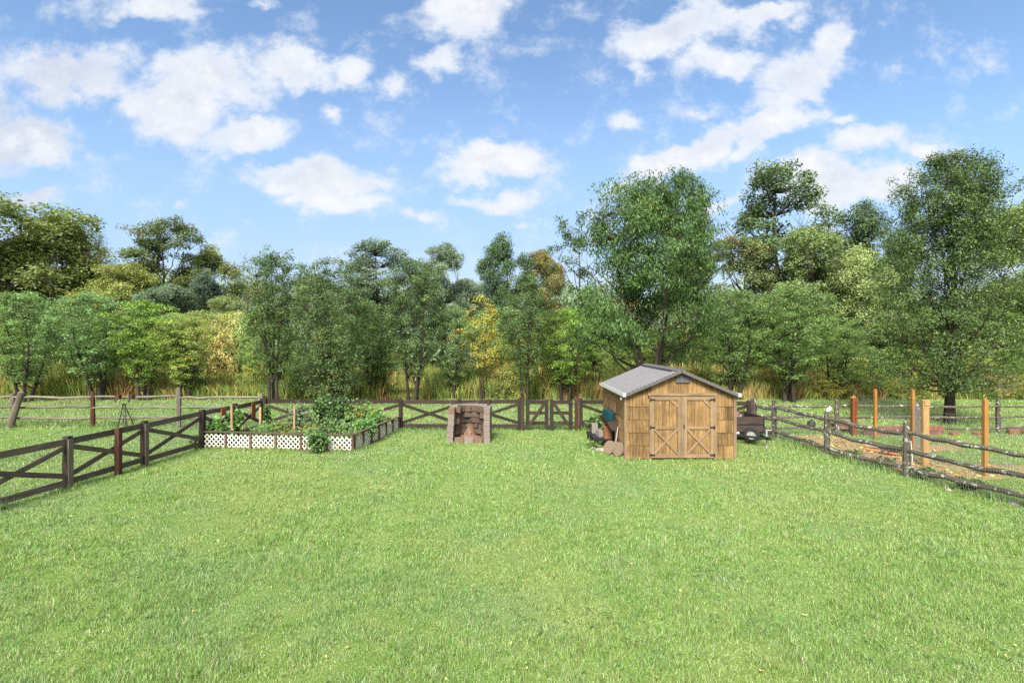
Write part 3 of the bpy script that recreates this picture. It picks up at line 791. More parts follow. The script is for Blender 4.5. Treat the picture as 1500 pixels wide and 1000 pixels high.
# ---- the planted row and the specimen trees in front of the wood
tree('pear_tree', 'pear0', 403, 28.6, 366, 98, (.066, .110, .034), .0, 'tall dark green pear tree behind the corner where both dark fences meet')
tree('pear_tree', 'darkpear', 487, 27.6, 380, 128, DARK, .0, 'very dark dense pear tree leafy to the ground behind the vine covered fence')
tree('pear_tree', 'pear1', 606, 28.8, 380, 96, (.066, .110, .034), .0, 'neat oval pear tree with forked black trunk behind the fence beside the brick fire pit')
tree('pear_tree', 'pear2', 770, 28.6, 398, 84, (.066, .110, .034), .0, 'slender upright pear tree directly behind the double gate')
tree('cherry_tree', 'cherry', 956, 25.8, 262, 228, (.056, .106, .028), .05, 'huge spreading cherry tree with drooping leaves rising right behind the shed')
tree('pear_tree', 'bigpear', 1394, 21.4, 226, 206, (.058, .094, .026), .0, 'big broad pear tree with thick dark trunk standing in the pen on the far side')
tree('young_tree', 'pear0', 1160, 29.0, 418, 120, (.115, .185, .056), .02, 'dome shaped mid green tree beside the gutter end of the shed roof')
tree('young_tree', 'pear1', 1075, 30.5, 425, 104, (.105, .17, .05), .0, 'shaded green tree just over the right slope of the shed roof')
tree('young_tree', 'pear2', 1225, 31.0, 462, 90, (.125, .20, .06), .0, 'low rounded green tree at the wood edge above the red stained garden post')
tree('young_tree', 'pear0', 140, 29.5, 428, 120, (.115, .195, .072), .0, 'bushy blue green tree behind the red brown post of the far paddock')
tree('young_tree', 'pear1', 38, 29.2, 428, 110, (.125, .200, .070), .0, 'bushy green tree behind the leaning paddock post')
tree('young_tree', 'pear2', 212, 30, 440, 108, BRIGHT, .0, 'bright leaf green tree between the red brown post and the A frame stand')
tree('young_tree', 'pear0', 272, 30.2, 462, 90, (.20, .25, .06), .12, 'yellowing green young tree with loose crown over the left paddock fence')
tree('young_tree', 'pear2', 545, 30.6, 442, 76, (.11, .17, .058), .0, 'grey green tree squeezed between the dark dense pear and the oval pear')
tree('young_tree', 'pear0', 662, 30.4, 448, 70, (.12, .185, .068), .0, 'pale green slender tree right of the oval pear by the fire pit')
tree('young_tree', 'sapling1', 706, 30.2, 432, 62, (.26, .25, .05), .35, 'slim young tree with bright yellow autumn leaves')
tree('young_tree', 'pear1', 830, 30.0, 452, 96, BRIGHT, .0, 'bright green young tree between the gate pear and the cherry')

# ---- the tall wood behind, haze worked into its paler leaf colours
FAR = 'tall trees of the wood behind'
def far(name, key, px, Y, top, w, col, turn, label): tree(name, key, px, Y, top, w, col, turn, label, FAR)
far('maple_tree', 'broad0', 30, 62, 290, 200, OLIVE, .08, 'great olive green maple filling the left edge of the sky line')
far('maple_tree', 'broad1', 92, 66, 318, 140, (.17, .20, .055), .12, 'yellow tinged maple shoulder to the right of the great left edge maple')
far('maple_tree', 'broad2', -60, 60, 300, 180, OLIVE, .1, 'olive green maple cut by the left edge of the view')
far('pine_tree', 'pine', 143, 80, 333, 92, (.12, .165, .095), .0, 'soft grey green pine standing between the left maples and the rusty topped oak')
far('oak_tree', 'open0', 238, 66, 320, 118, (.090, .125, .042), .14, 'dark oak with rusty orange leaves at its very top')
far('oak_tree', 'broad3', 312, 70, 362, 92, (.125, .16, .05), .14, 'rounded oak turning brown left of the leafless tree')
far('locust_tree', 'broad1', 176, 58, 385, 116, (.19, .215, .058), .10, 'low yellow green tree below the grey pine')
far('willow_tree', 'broad2', 246, 56, 418, 86, (.105, .155, .095), .0, 'pale blue green rounded tree below the rusty topped oak')
far('spruce_tree', 'broad3', 292, 60, 402, 80, (.055, .088, .058), .0, 'dark bluish rounded tree right of the pale blue green one')
far('willow_tree', 'broad0', 335, 57, 432, 70, (.15, .19, .07), .04, 'pale lime tree below the leafless tree')
far('bare_tree', 'bare', 358, 88, 362, 56, PEAR, .0, 'leafless grey tree against the sky left of the tall corner pear')
far('oak_tree', 'open1', 552, 84, 352, 120, HAZY_BLUE, .03, 'hazy open crowned oak seen between the dark dense pear and the oval pear')
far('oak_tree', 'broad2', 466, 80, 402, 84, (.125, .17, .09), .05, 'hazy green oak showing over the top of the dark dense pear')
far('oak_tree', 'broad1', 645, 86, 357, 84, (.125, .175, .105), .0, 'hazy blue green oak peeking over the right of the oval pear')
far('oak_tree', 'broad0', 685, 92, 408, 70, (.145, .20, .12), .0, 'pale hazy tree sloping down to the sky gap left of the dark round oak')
far('oak_tree', 'broad3', 742, 60, 344, 82, (.055, .10, .042), .0, 'dark compact oak rising over the gate pear beside the gap of sky')
far('maple_tree', 'broad2', 797, 64, 366, 70, (.135, .125, .045), .18, 'small orange brown maple between the dark compact oak and the airy tree')
far('ash_tree', 'airy', 848, 48, 303, 92, (.06, .095, .04), .02, 'thin airy ash with see through tip left of the cherry')
far('oak_tree', 'open0', 1012, 58, 252, 84, (.062, .105, .045), .0, 'dark spire of an oak poking out above the top of the cherry')
far('oak_tree', 'open1', 1138, 52, 240, 150, (.072, .115, .045), .0, 'tall dark open oak right of the cherry against white cloud')
far('oak_tree', 'broad1', 1252, 62, 300, 96, (.055, .090, .038), .0, 'dark rounded oak top between the tall open oak and the big pen pear')
far('locust_tree', 'broad0', 1190, 46, 330, 110, (.12, .165, .055), .1, 'light green locust below the right shoulder of the tall open oak')
far('locust_tree', 'broad3', 1268, 44, 362, 110, (.185, .23, .085), .05, 'very pale lime locust left of the big pen pear')
far('locust_tree', 'open0', 1092, 48, 345, 110, (.12, .15, .06), .15, 'brown tinged locust between the cherry and the tall open oak')
far('maple_tree', 'broad2', 1520, 48, 290, 150, (.16, .21, .065), .05, 'light green maple behind the big pen pear at the right edge')
far('oak_tree', 'broad1', 1310, 60, 345, 90, (.08, .13, .05), .0, 'green oak just left of the big pen pear crown')

tree('shrub', 'bush0', 312, 37, 470, 70, (.36, .31, .11), .35, 'tan and yellow tall shrub in the meadow left of the tall dark corner pear', cat='shrub')
tree('shrub', 'bush1', 345, 41, 456, 66, (.30, .32, .12), .2, 'pale yellow green tall shrub hard against the left of the tall dark corner pear', cat='shrub')
# ---- fill of the wood: mid depth trees and thin saplings nothing tells apart
r3 = random.Random(3)
for i, px in enumerate(range(-120, 1640, 62)):
    Y = r3.uniform(40, 50); top = r3.uniform(440, 474)
    if 600 < px < 690 or (330 < px < 860 and i % 2): continue
    tree('wood_edge_tree', ['broad0', 'broad1', 'broad2', 'broad3', 'bush0'][i % 4], px + r3.uniform(-18, 18), Y, top, r3.uniform(95, 130),
         r3.choice([(.13, .20, .06), (.15, .225, .07), (.16, .22, .085), (.14, .21, .075), (.19, .235, .065)]), r3.choice([0, 0, .05, .15]),
         'green tree in the middle of the thicket behind the planted row', 'trees in the thicket')
k = 0
for i in range(48):
    px = -70 + i * 33.5 + r3.uniform(-10, 10); Y = r3.uniform(30.5, 37)
    if 565 < px < 695 or 290 < px < 352: continue
    top = r3.uniform(438, 492)
    if px > 1240: top = r3.uniform(470, 520)
    tree('sapling', 'sapling%d' % (i % 4), px, Y, top, r3.uniform(48, 78),
         r3.choice([MIDG, BRIGHT, (.13, .21, .05), (.18, .24, .055), (.15, .235, .065), (.22, .25, .055)]), r3.choice([0, 0, .03, .12]),
         'thin many stemmed sapling in the tall weeds at the edge of the wood', 'saplings along the wood edge')

# ---- far wood closing the horizon, one mass
r = np.random.default_rng(77)
nT = 620
tx = r.uniform(-190, 190, nT); ty = np.where(np.arange(nT) < 420, r.uniform(78, 150, nT), r.uniform(57, 78, nT)); tx = np.where(np.arange(nT) < 420, tx, tx * .55)
pos = []; ton = []; tur = []
for x, y in zip(tx, ty):
    z0 = hill_h(x, y); H = r.uniform(8, 13) if y > 78 else r.uniform(2.5, 5.5); w = H * r.uniform(.28, .4)
    n = 620; d = r.normal(0, 1, (n, 3)); d /= np.linalg.norm(d, axis=1)[:, None]; d *= r.random((n, 1)) ** .3
    pos.append(np.array([x, y, z0 + H * .56]) + d * np.array([w, w, H * .45])); b = r.random()
    ton.append(np.full(n, b * .5) + r.random(n) * .5); tur.append(np.full(n, r.random()))
pos = np.concatenate(pos); ton = np.concatenate(ton); tur = np.concatenate(tur); n = len(pos)
a1 = r.normal(0, 1, (n, 3)); a1 /= np.linalg.norm(a1, axis=1)[:, None]; a2 = np.cross(a1, r.normal(0, 1, (n, 3))); a2 /= np.linalg.norm(a2, axis=1)[:, None]
L = r.uniform(.22, .45, (n, 1))
V = np.stack([pos - a1 * L, pos + a2 * L * .6, pos + a1 * L, pos - a2 * L * .6], 1)
me = np_mesh('far_woodland', V.reshape(-1, 3), [np.arange(n * 4).reshape(-1, 4)], [M['leaf']], tone=np.repeat(ton, 4), extra=np.repeat(tur, 4))
o = bpy.data.objects.new('far_woodland', me); C.objects.link(o); o.color = (.13, .18, .10, .06); tag(o, 'far hazy woodland on the rising ground', 'woodland', kind='stuff')  # pale bluish leaf colour stands in for distance haze

# ---- tall weeds: goldenrod, dry grass and stalks along the wood edge
m, t, out = new_mat('tall_weeds')
geo = t.n('ShaderNodeNewGeometry').outputs['Position']; tone = t.n('ShaderNodeAttribute', attribute_name='tone').outputs['Fac']
fl = t.n('ShaderNodeVectorMath', operation='MULTIPLY', inp={1: (1, .5, .0)}); t.L.new(geo, fl.inputs[0])
c = t.mix(t.ramp(t.noise(fl.outputs[0], .28, 4, .6), .44, .60), (.27, .33, .085), (.52, .35, .16))
c = t.mix(t.ramp(t.noise(fl.outputs[0], .9, 4, .6), .44, .58, 0, .8), c, (.22, .33, .08))
c = t.mix(t.math('GREATER_THAN', tone, .91), c, (.52, .43, .13))
cm = t.n('ShaderNodeVectorMath', operation='SCALE'); t.L.new(c, cm.inputs[0]); t.L.new(t.math('MULTIPLY_ADD', tone, .8, .5), cm.inputs['Scale'])
bs = t.n('ShaderNodeBsdfDiffuse'); t.L.new(cm.outputs[0], bs.inputs[0]); tr = t.n('ShaderNodeBsdfTranslucent'); t.L.new(cm.outputs[0], tr.inputs[0])
ms = t.n('ShaderNodeMixShader', inp={0: .4}); t.L.new(bs.outputs[0], ms.inputs[1]); t.L.new(tr.outputs[0], ms.inputs[2]); t.L.new(ms.outputs[0], out.inputs[0]); M['weeds'] = m
def blades(name, x, y, h, w, z0, label, cat, lean=.22):
    n = len(x); a = r.uniform(0, 6.283, n); la = r.uniform(0, 6.283, n); ln = np.abs(r.normal(0, lean, n)).clip(0, 1)
    V = np.zeros((n, 4, 3), np.float32)
    for q, (f, s) in enumerate(((0, -1), (0, 1), (.55, 1.1), (1, 0))):
        V[:, q, 0] = x + np.cos(a) * w * s / 2 + np.cos(la) * np.sin(ln) * h * f ** 1.6
        V[:, q, 1] = y + np.sin(a) * w * s / 2 + np.sin(la) * np.sin(ln) * h * f ** 1.6
        V[:, q, 2] = z0 + h * f * np.cos(ln * f)
    me = np_mesh(name, V.reshape(-1, 3), [np.arange(n * 4).reshape(-1, 4)], [M['weeds']], tone=np.repeat(r.random(n), 4))
    o = bpy.data.objects.new(name, me); C.objects.link(o); return tag(o, label, cat, kind='stuff')
n = 90000
y = 30.3 + 17 * r.random(n) ** 1.8; x = r.uniform(-1, 1, n) * (1.15 * y + 4)
hm = .4 + 1.1 * vnoise(x + 50, y, .35, 4)
pxx = 750 + x / y * F
gap = (pxx > 560) & (pxx < 625) & (y < 41)
hm = np.where(gap, hm * .35, hm)
hm = hm * (.55 + .45 * np.clip((y - 29.9) / 1.5, 0, 1))
hm = np.where((pxx > 1190) & (y < 34), hm * .6, hm)
k = vnoise(x + 20, y, .6, 6) + r.random(n) * .6 > .45
x, y, hm = x[k], y[k], hm[k]
blades('tall_weeds', x, y, hm * r.uniform(.7, 1.5, len(x)) * 1.15, r.uniform(.03, .07, len(x)), np.zeros(len(x)), 'tall golden and rusty weeds along the wood edge', 'weeds')

# ---- goldenrod shrubs and dead brush at the right of the wood edge
SH = [(1215, 31.0, 552, 70, (.19, .20, .05), .25, 'yellow flowering weedy shrub behind the first split rail posts of the pen'),
      (1262, 31.6, 545, 84, (.12, .17, .05), .12, 'green weedy shrub right of the yellow flowering one'),
      (1318, 31.0, 556, 84, (.20, .22, .055), .3, 'golden shrub left of the big pear trunk'),
      (1362, 32.0, 552, 70, (.16, .19, .05), .2, 'tawny green shrub hard against the left of the big pear trunk'),
      (1428, 31.5, 558, 76, (.20, .22, .06), .22, 'yellow green shrub hard against the right of the big pear trunk'),
      (1500, 31.0, 553, 90, (.17, .20, .055), .28, 'golden green shrub at the right edge of the meadow')]
for i, (px, Y, top, w, col, tu, lab) in enumerate(SH):
    tree('shrub', 'bush%d' % (i % 2), px, Y, top, w, col, tu, lab, 'shrubs along the meadow edge', cat='shrub')
for i in range(34):
    px = r3.uniform(-40, 1200); Y = r3.uniform(30.4, 34)
    if 560 < px < 690 and r3.random() < .75: continue
    tree('undergrowth_shrub', 'bush%d' % (i % 2), px, Y, 500 + (CAMH - r3.uniform(1.0, 2.6)) * F / Y, r3.uniform(40, 80),
         r3.choice([(.15, .21, .05), (.20, .22, .055), (.11, .17, .05), (.23, .20, .06)]), r3.choice([0, .1, .25]),
         'low leafy shrub under the trunks along the wood edge', 'undergrowth shrubs along the wood edge', cat='shrub')
make_tree('brush', 2.4, 1.5, .0, 'vase', 260, 9, .25, .07, 99, stems=6, trunk_r=.035, limbs=26, bark='bark_pale')
tree('dead_brush', 'brush', 1462, 30.6, 541, 58, (.24, .125, .085), .2, 'heap of pinkish brown dead brush at the meadow edge behind the right garden post', cat='brush')
tree('dead_brush', 'brush', 728, 30.8, 553, 60, (.045, .05, .03), .05, 'low dark brush pile in the weeds behind the fence left of the gate', cat='brush')
# ================================================================= FENCES
def wire_grid(mb, a, b, z0, z1, dx, dz, wd=.0035):
    a = Vector(a); b = Vector(b); L = (b - a).length; n = int(L / dx)
    for i in range(n + 1):
        p = a.lerp(b, i / n); mb.beam((p.x, p.y, z0), (p.x, p.y, z1), wd, wd, (1, 0, 0))
    k = int((z1 - z0) / dz)
    for j in range(k + 1):
        z = z0 + (z1 - z0) * j / k; mb.beam((a.x, a.y, z), (b.x, b.y, z), wd, wd)

def crossbuck(label, pts, extra=(), side=1, name='crossbuck_fence', h=1.2, bm='fence'):
    """pts: post positions; side: which side the wire hangs on"""
    root = thing(name, label, 'fence', (pts[0][0], pts[0][1], 0))
    for i, (x, y) in enumerate(pts):
        d = Vector(pts[min(i + 1, len(pts) - 1)]) - Vector(pts[max(0, i - 1)]); az = math.atan2(d.y, d.x)
        m = MB(); m.box((x, y, h / 2 - .02 + .02), (.13, .13, h + .06 + rnd.uniform(0, .05)), az + rnd.uniform(-.06, .06), along='z', ry=rnd.uniform(-.012, .012))
        po = m.build('post', M['fence'], root)
        nrm = Vector((-d.y, d.x)).normalized() * -side
        m = MB(); m.box((x + nrm.x * .082, y + nrm.y * .082, h / 2 - .01), (.12, .03, h - .03 + rnd.uniform(-.02, .03)), az, along='z')
        m.build('face_board', M['fence_grey' if (i % 3 != 1 and bm != 'fence') else 'fence'], po)
    for i in range(len(pts) - 1):
        a = Vector((*pts[i], 0)); b = Vector((*pts[i + 1], 0)); d = (b - a).normalized(); a2 = a + d * .067; b2 = b - d * .067
        j = lambda: rnd.uniform(-.022, .022)
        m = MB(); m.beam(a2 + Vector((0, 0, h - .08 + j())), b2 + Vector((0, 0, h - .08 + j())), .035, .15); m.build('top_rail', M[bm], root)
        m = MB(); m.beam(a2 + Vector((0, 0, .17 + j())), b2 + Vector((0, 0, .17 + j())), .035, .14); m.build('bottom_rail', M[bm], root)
        if (b - a).length > 1.0:
            n_ = Vector((-d.y, d.x, 0)) * .021
            for s, (za, zb) in ((1, (.30, .99)), (-1, (.99, .30))):
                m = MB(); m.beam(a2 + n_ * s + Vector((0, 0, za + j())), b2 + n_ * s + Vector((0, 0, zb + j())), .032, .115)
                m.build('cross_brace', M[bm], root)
    for (x, y, az, mt) in extra:
        m = MB(); m.box((x, y, h / 2), (.12, .12, h + .04), az, along='z'); m.build('post', M[mt], root, 'red brown extra post' if mt == 'redpost' else None)
    m = MB()
    a = Vector((*pts[0], 0)); b = Vector((*pts[-1], 0)); d = (b - a).normalized(); n_ = Vector((-d.y, d.x, 0)) * .075 * side
    wire_grid(m, a + n_, b + n_, .04, 1.1, .06, .105)
    m.build('wire_mesh', M['wire'], root)
    return root

lx = lambda y: -10.4 + .09 * (y - 12)
LY = [7.3, 9.66, 11.98, 14.2, 16.5, 18.2, 19.9]
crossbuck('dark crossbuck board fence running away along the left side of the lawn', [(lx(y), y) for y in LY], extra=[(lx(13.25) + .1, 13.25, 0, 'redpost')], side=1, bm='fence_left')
BY = 19.9
crossbuck('dark crossbuck board fence behind the vegetable bed and the fire pit', [(ax(p, BY), BY) for p in (388.5, 471, 501, 587, 673, 760.5)], extra=[(ax(716, BY), BY - .09, 0, 'fence')], side=1)
crossbuck('short dark crossbuck fence running from the gate behind the shed to the trailer', [(ax(p, BY - .2 * k), BY - .2 * k) for k, p in enumerate((851, 930, 1015, 1097))], side=1)

# gate: two leaves
def gate_leaf(px0, px1, flip, label):
    x0, x1 = ax(px0, BY), ax(px1, BY); y = BY - .05
    root = thing('gate_leaf', label, 'gate', (x0, y, 0))
    top = 1.2
    for x, w in ((x0 + .075, .15), (x1 - .075, .15)):
        m = MB(); m.box((x, y, top / 2 + .03), (w, .05, top - .06), along='z'); m.build('stile', M['fence'], root)
    for z, h_ in ((1.10, .15), (.68, .12), (.29, .14)):
        m = MB(); m.box(((x0 + x1) / 2, y + .012, z), (x1 - x0 - .302, .036, h_)); m.build('rail', M['fence'], root)
    m = MB()
    if flip: m.beam((x0 + .18, y - .03, 1.02), (x1 - .16, y - .03, .22), .03, .13)
    else: m.beam((x0 + .16, y - .03, .22), (x1 - .18, y - .03, 1.02), .03, .13)
    m.build('diagonal_brace', M['fence'], root)
    m = MB()
    hx = x1 - .04 if flip else x0 + .04
    for z in (.32, 1.05): m.box((hx, y - .055, z), (.2, .012, .05))
    m.build('hinge_strap', M['darkmetal'], root)
    m = MB(); wire_grid(m, (x0 + .1, y + .045, 0), (x1 - .1, y + .045, 0), .2, 1.1, .06, .105); m.build('wire_mesh', M['wire'], root)
gate_leaf(770, 803.5, False, 'left leaf of the dark wooden double gate, brace rising to the right')
gate_leaf(805, 838.5, True, 'right leaf of the dark wooden double gate, brace falling to the right')
for px, lab in ((765, 'square dark gate post left of the double gate'), (844.5, 'square red brown gate post right of the double gate')):
    m = MB(); m.box((ax(px, BY) , BY - .02, .62), (.15, .15, 1.26), along='z')
    m.box((ax(px, BY) + .0, BY - .115, .6), (.11, .03, 1.18), along='z')
    o = m.build('gate_post', M['fence' if px < 800 else 'redpost']); tag(o, lab, 'post')

# split rail fences
def rough_rail(m, a, b, r=.06, sag=.0):
    a = Vector(a); b = Vector(b); n = 9; pts = []; rad = []
    for i in range(n):
        f = i / (n - 1); p = a.lerp(b, f); p.z -= sag * 4 * f * (1 - f)
        p += Vector((rnd.uniform(-.02, .02), rnd.uniform(-.02, .02), rnd.uniform(-.026, .026)))
        pts.append(p); rad.append(r * (1 + rnd.uniform(-.14, .14)) * (.72 if i in (0, n - 1) else 1))
    m.tube(pts, rad, 7, rough=.25, flat=.8)
def split_post(root, x, y, h, mat, lean=(0, 0), w=.075, label=None):
    m = MB(); k = 7; pts = []; rad = []
    for i in range(k):
        f = i / (k - 1); pts.append((x + lean[0] * f + rnd.uniform(-.006, .006), y + lean[1] * f + rnd.uniform(-.006, .006), -.05 + f * (h + .05))); rad.append(w * rnd.uniform(1.0, 1.2) * (1 if i < k - 1 else .8))
    m.tube(pts, rad, 6, rough=.16); return m.build('post', M[mat], root, label)
def split_rail(label, posts, heights, mat, wire=True, r=.06, sag=.03, side=1, wz=1.15, name='split_rail_fence', pm=None):
    root = thing(name, label, 'fence', (posts[0][0], posts[0][1], 0))
    for i, p in enumerate(posts):
        split_post(root, p[0], p[1], p[2], (pm or {}).get(i, mat), p[3] if len(p) > 3 else (0, 0), label=p[4] if len(p) > 4 else None)
    for i in range(len(posts) - 1):
        a, b = posts[i], posts[i + 1]
        for j, z in enumerate(heights):
            la = a[3] if len(a) > 3 else (0, 0); lb = b[3] if len(b) > 3 else (0, 0)
            m = MB()
            o_ = .035 * (1 if (i + j) % 2 else -1)
            rough_rail(m, (a[0] + la[0] * z / a[2] , a[1] + la[1] * z / a[2] + o_, z + rnd.uniform(-.03, .03)), (b[0] + lb[0] * z / b[2], b[1] + lb[1] * z / b[2] + o_, z + rnd.uniform(-.03, .03)), r, rnd.uniform(0, sag))
            m.build('rail', M[mat], root)
    if wire:
        m = MB()
        for a, b in zip(posts[:-1], posts[1:]):
            d = Vector((b[0] - a[0], b[1] - a[1], 0)).normalized(); n_ = Vector((-d.y, d.x, 0)) * .10 * side
            wire_grid(m, Vector((a[0], a[1], 0)) + n_, Vector((b[0], b[1], 0)) + n_, .03, wz, .055, .105, .003)
        m.build('wire_mesh', M['wire'], root)
    return root
split_rail('lichen spotted split rail fence curving along the right side of the lawn',
           [(9.06, 19.1, 1.36), (9.32, 18.2, 1.36), (9.56, 15.55, 1.33), (10.05, 13.07, 1.42, (.02, 0)), (10.62, 10.4, 1.4), (11.2, 7.8, 1.4)], (1.10, .70, .27), 'rail', sag=.09, side=-1, r=.074)
split_rail('grey split rail fence across the back of the pen behind the garden posts',
           [(9.06, 19.25, 1.3), (ax(1226, 19), 19.0, 1.3), (ax(1342, 19), 19.05, 1.2, (.12, 0)), (ax(1462, 19.1), 19.1, 1.3), (ax(1578, 19.2), 19.2, 1.3), (ax(1690, 19.3), 19.3, 1.3)], (1.03, .62, .22), 'rail', wire=False, r=.05, sag=.02)
split_rail('weathered split rail fence with red brown post across the far left paddock',
           [(ax(-240, 20.5), 20.5, 1.4), (ax(-115, 20.5), 20.5, 1.4), (ax(17, 20.5), 20.55, 1.36), (ax(136, 20.5), 20.5, 1.44, (0, 0), 'straight red brown post'), (ax(262, 20.5), 20.5, 1.62), (ax(383, 20.3), 20.3, 1.40)],
           (1.22, .82, .40), 'rail_left', r=.058, sag=.015, side=1, wz=1.2, pm={3: 'redpost'})
# slanting prop post in front of it
root = thing('leaning_post', 'grey round post leaning steeply against the far left paddock fence', 'post', (ax(14, 20.3), 20.3, 0))
m = MB(); m.tube([(ax(14, 20.3), 20.3, -.05), (ax(19, 20.3), 20.35, .55), (ax(27, 20.3), 20.42, 1.42)], [.12, .115, .105], 9, rough=.1); m.build('shaft', M['rail_left'], root)
m = MB(); m.tube([(ax(27, 20.3), 20.42, 1.42), (ax(27.2, 20.3), 20.423, 1.45)], [.105, .06], 9); m.build('weathered_tip', M['log'], root)

# A-frame stand hooked by the paddock fence
Y = 20.15
root = thing('a_frame_stand', 'thin dark A frame stand beside the far left paddock fence', 'stand', (ax(181.5, Y), Y, 0))
apex = Vector((ax(182, Y), Y, .98))
for dx in (-.19, .15):
    for dyy in (-.10,):
        m = MB(); m.tube([(apex.x + dx, Y + dyy, 0), (apex.x + .045 * (1 if dx > 0 else -1), Y, .98)], .019, 6); m.build('leg', M['darkmetal'], root)
m = MB(); m.tube([(apex.x, Y + .55, 0), (apex.x, Y + .02, .97)], .017, 6); m.build('leg', M['darkmetal'], root)
m = MB(); m.box((apex.x, Y - .01, .985), (.16, .06, .05)); m.build('top_plate', M['darkmetal'], root)
m = MB(); m.tube([(apex.x - .10, Y - .05, .52), (apex.x + .10, Y - .05, .52)], .012, 6); m.build('cross_bar', M['darkmetal'], root)
m = MB(); m.tube([(apex.x, Y - .03, .95), (apex.x + .012, Y - .03, .6), (apex.x - .012, Y - .03, .25)], [.012, .01, .018], 6); m.build('chain', M['darkmetal'], root)
for px, lab in ((173, 'dark rust saddle clamped on the top paddock rail above the A frame stand, left one'), (193, 'pale rust saddle clamped on the top paddock rail above the A frame stand, right one')):
    m = MB(); x = ax(px, 20.42); m.box((x, 20.42, 1.24), (.16, .15, .16)); m.box((x - .05, 20.36, 1.14), (.05, .04, .2), ry=.4)
    tag(m.build('rail_saddle', M['redpost' if px < 180 else 'trailerwood']), lab, 'bracket')

# ================================================================= VEGETABLE BED
A_, B_, C_ = Vector((-10.0, 16.5, 0)), Vector((-4.95, 15.92, 0)), Vector((-4.36, 19.72, 0))
def lattice_side(root, P0, P1, n, hL, skip=()):
    d = (P1 - P0); L = d.length; d.normalize(); nrm = Vector((-d.y, d.x, 0)); w = L / n
    for i in range(n + 1):
        p = P0 + d * (i * w)
        m = MB(); m.box((p.x, p.y, hL / 2 - .01), (.07, .07, hL + .03), math.atan2(d.y, d.x), along='z'); m.build('post', M['cap'], root)
    for i in range(n):
        a = P0 + d * (i * w + .036); b = P0 + d * ((i + 1) * w - .036); ww = (b - a).length
        z0, z1 = .06, hL - .055
        m = MB(); sp = .155
        for s in (1, -1):
            off = -(z1 - z0) + (i % 2) * .02
            while off < ww:
                # clip slat from (off, z0) at 45 deg
                x0, x1 = max(0, off), min(ww, off + (z1 - z0))
                if x1 - x0 > .02:
                    za = z0 + (x0 - off); zb = z0 + (x1 - off)
                    if s < 0: xa, xb = ww - x0, ww - x1
                    else: xa, xb = x0, x1
                    o_ = nrm * (.004 * s)
                    w1_, w2_ = rnd.uniform(-.004, .004), rnd.uniform(-.004, .004)
                    m.beam(a + d * xa + o_ + Vector((0, 0, za + w1_)), a + d * xb + o_ + Vector((0, 0, zb + w2_)), .006, .035)
                off += sp
        m.build('lattice_panel', M['lattice'], root)
        m = MB(); m.beam(a + Vector((0, 0, .035)), b + Vector((0, 0, .035)), .04, .05); m.build('bottom_rail', M['cap'], root)
    m = MB(); m.beam(P0 + Vector((0, 0, hL + .022)) - d * .03, P1 + Vector((0, 0, hL + .022)) + d * .03, .10, .034); m.build('cap_rail', M['cap'], root)
root = thing('lattice_bed_border', 'low white lattice border with brown posts enclosing the vegetable bed', 'garden border', (-4.95, 15.92, 0))
lattice_side(root, A_, B_, 6, .53); lattice_side(root, B_ + Vector((.012, .11, 0)), C_, 6, .53)

def stake(px, ybot, Y, ytop, w, mat, label):
    m = MB(); x = ax(px, Y); m.beam((x, Y, -.05), (x + rnd.uniform(-.03, .03), Y, hz(ytop, Y)), w, w * .8, (0, 1, 0)); tag(m.build('garden_stake', M[mat]), label, 'stake')
stake(340.5, 0, 17.0, 594, .065, 'stake', 'pale wooden stake left of the feathery herb in the vegetable bed')
stake(381, 0, 18.0, 596, .065, 'stake', 'pale wooden stake rising just behind the feathery herb')
stake(431, 0, 17.2, 595, .055, 'stake', 'pale wooden stake right of the feathery herb, nearest the vine')
def board(px, Y, y0, y1, w, label):
    m = MB(); x = lx(Y) + .12; m.box((x, Y, (hz(y0, Y) + hz(y1, Y)) / 2), (.03, w, hz(y0, Y) - hz(y1, Y)), along='z'); tag(m.build('rust_board', M['rust_board']), label, 'board')
board(368, 19.1, 589, 612, .26, 'rust red board upright on the left fence near its far corner')
board(316, 17.4, 598, 608, .30, 'short rust red board on the left fence above the bean leaves')
m = MB(); m.tube([(ax(473, 16.6), 16.6, .45), (ax(481, 17.0), 17.2, .95)], .02, 6); tag(m.build('dark_stick', M['fence']), 'dark stick leaning among the vines of the vegetable bed', 'stick')

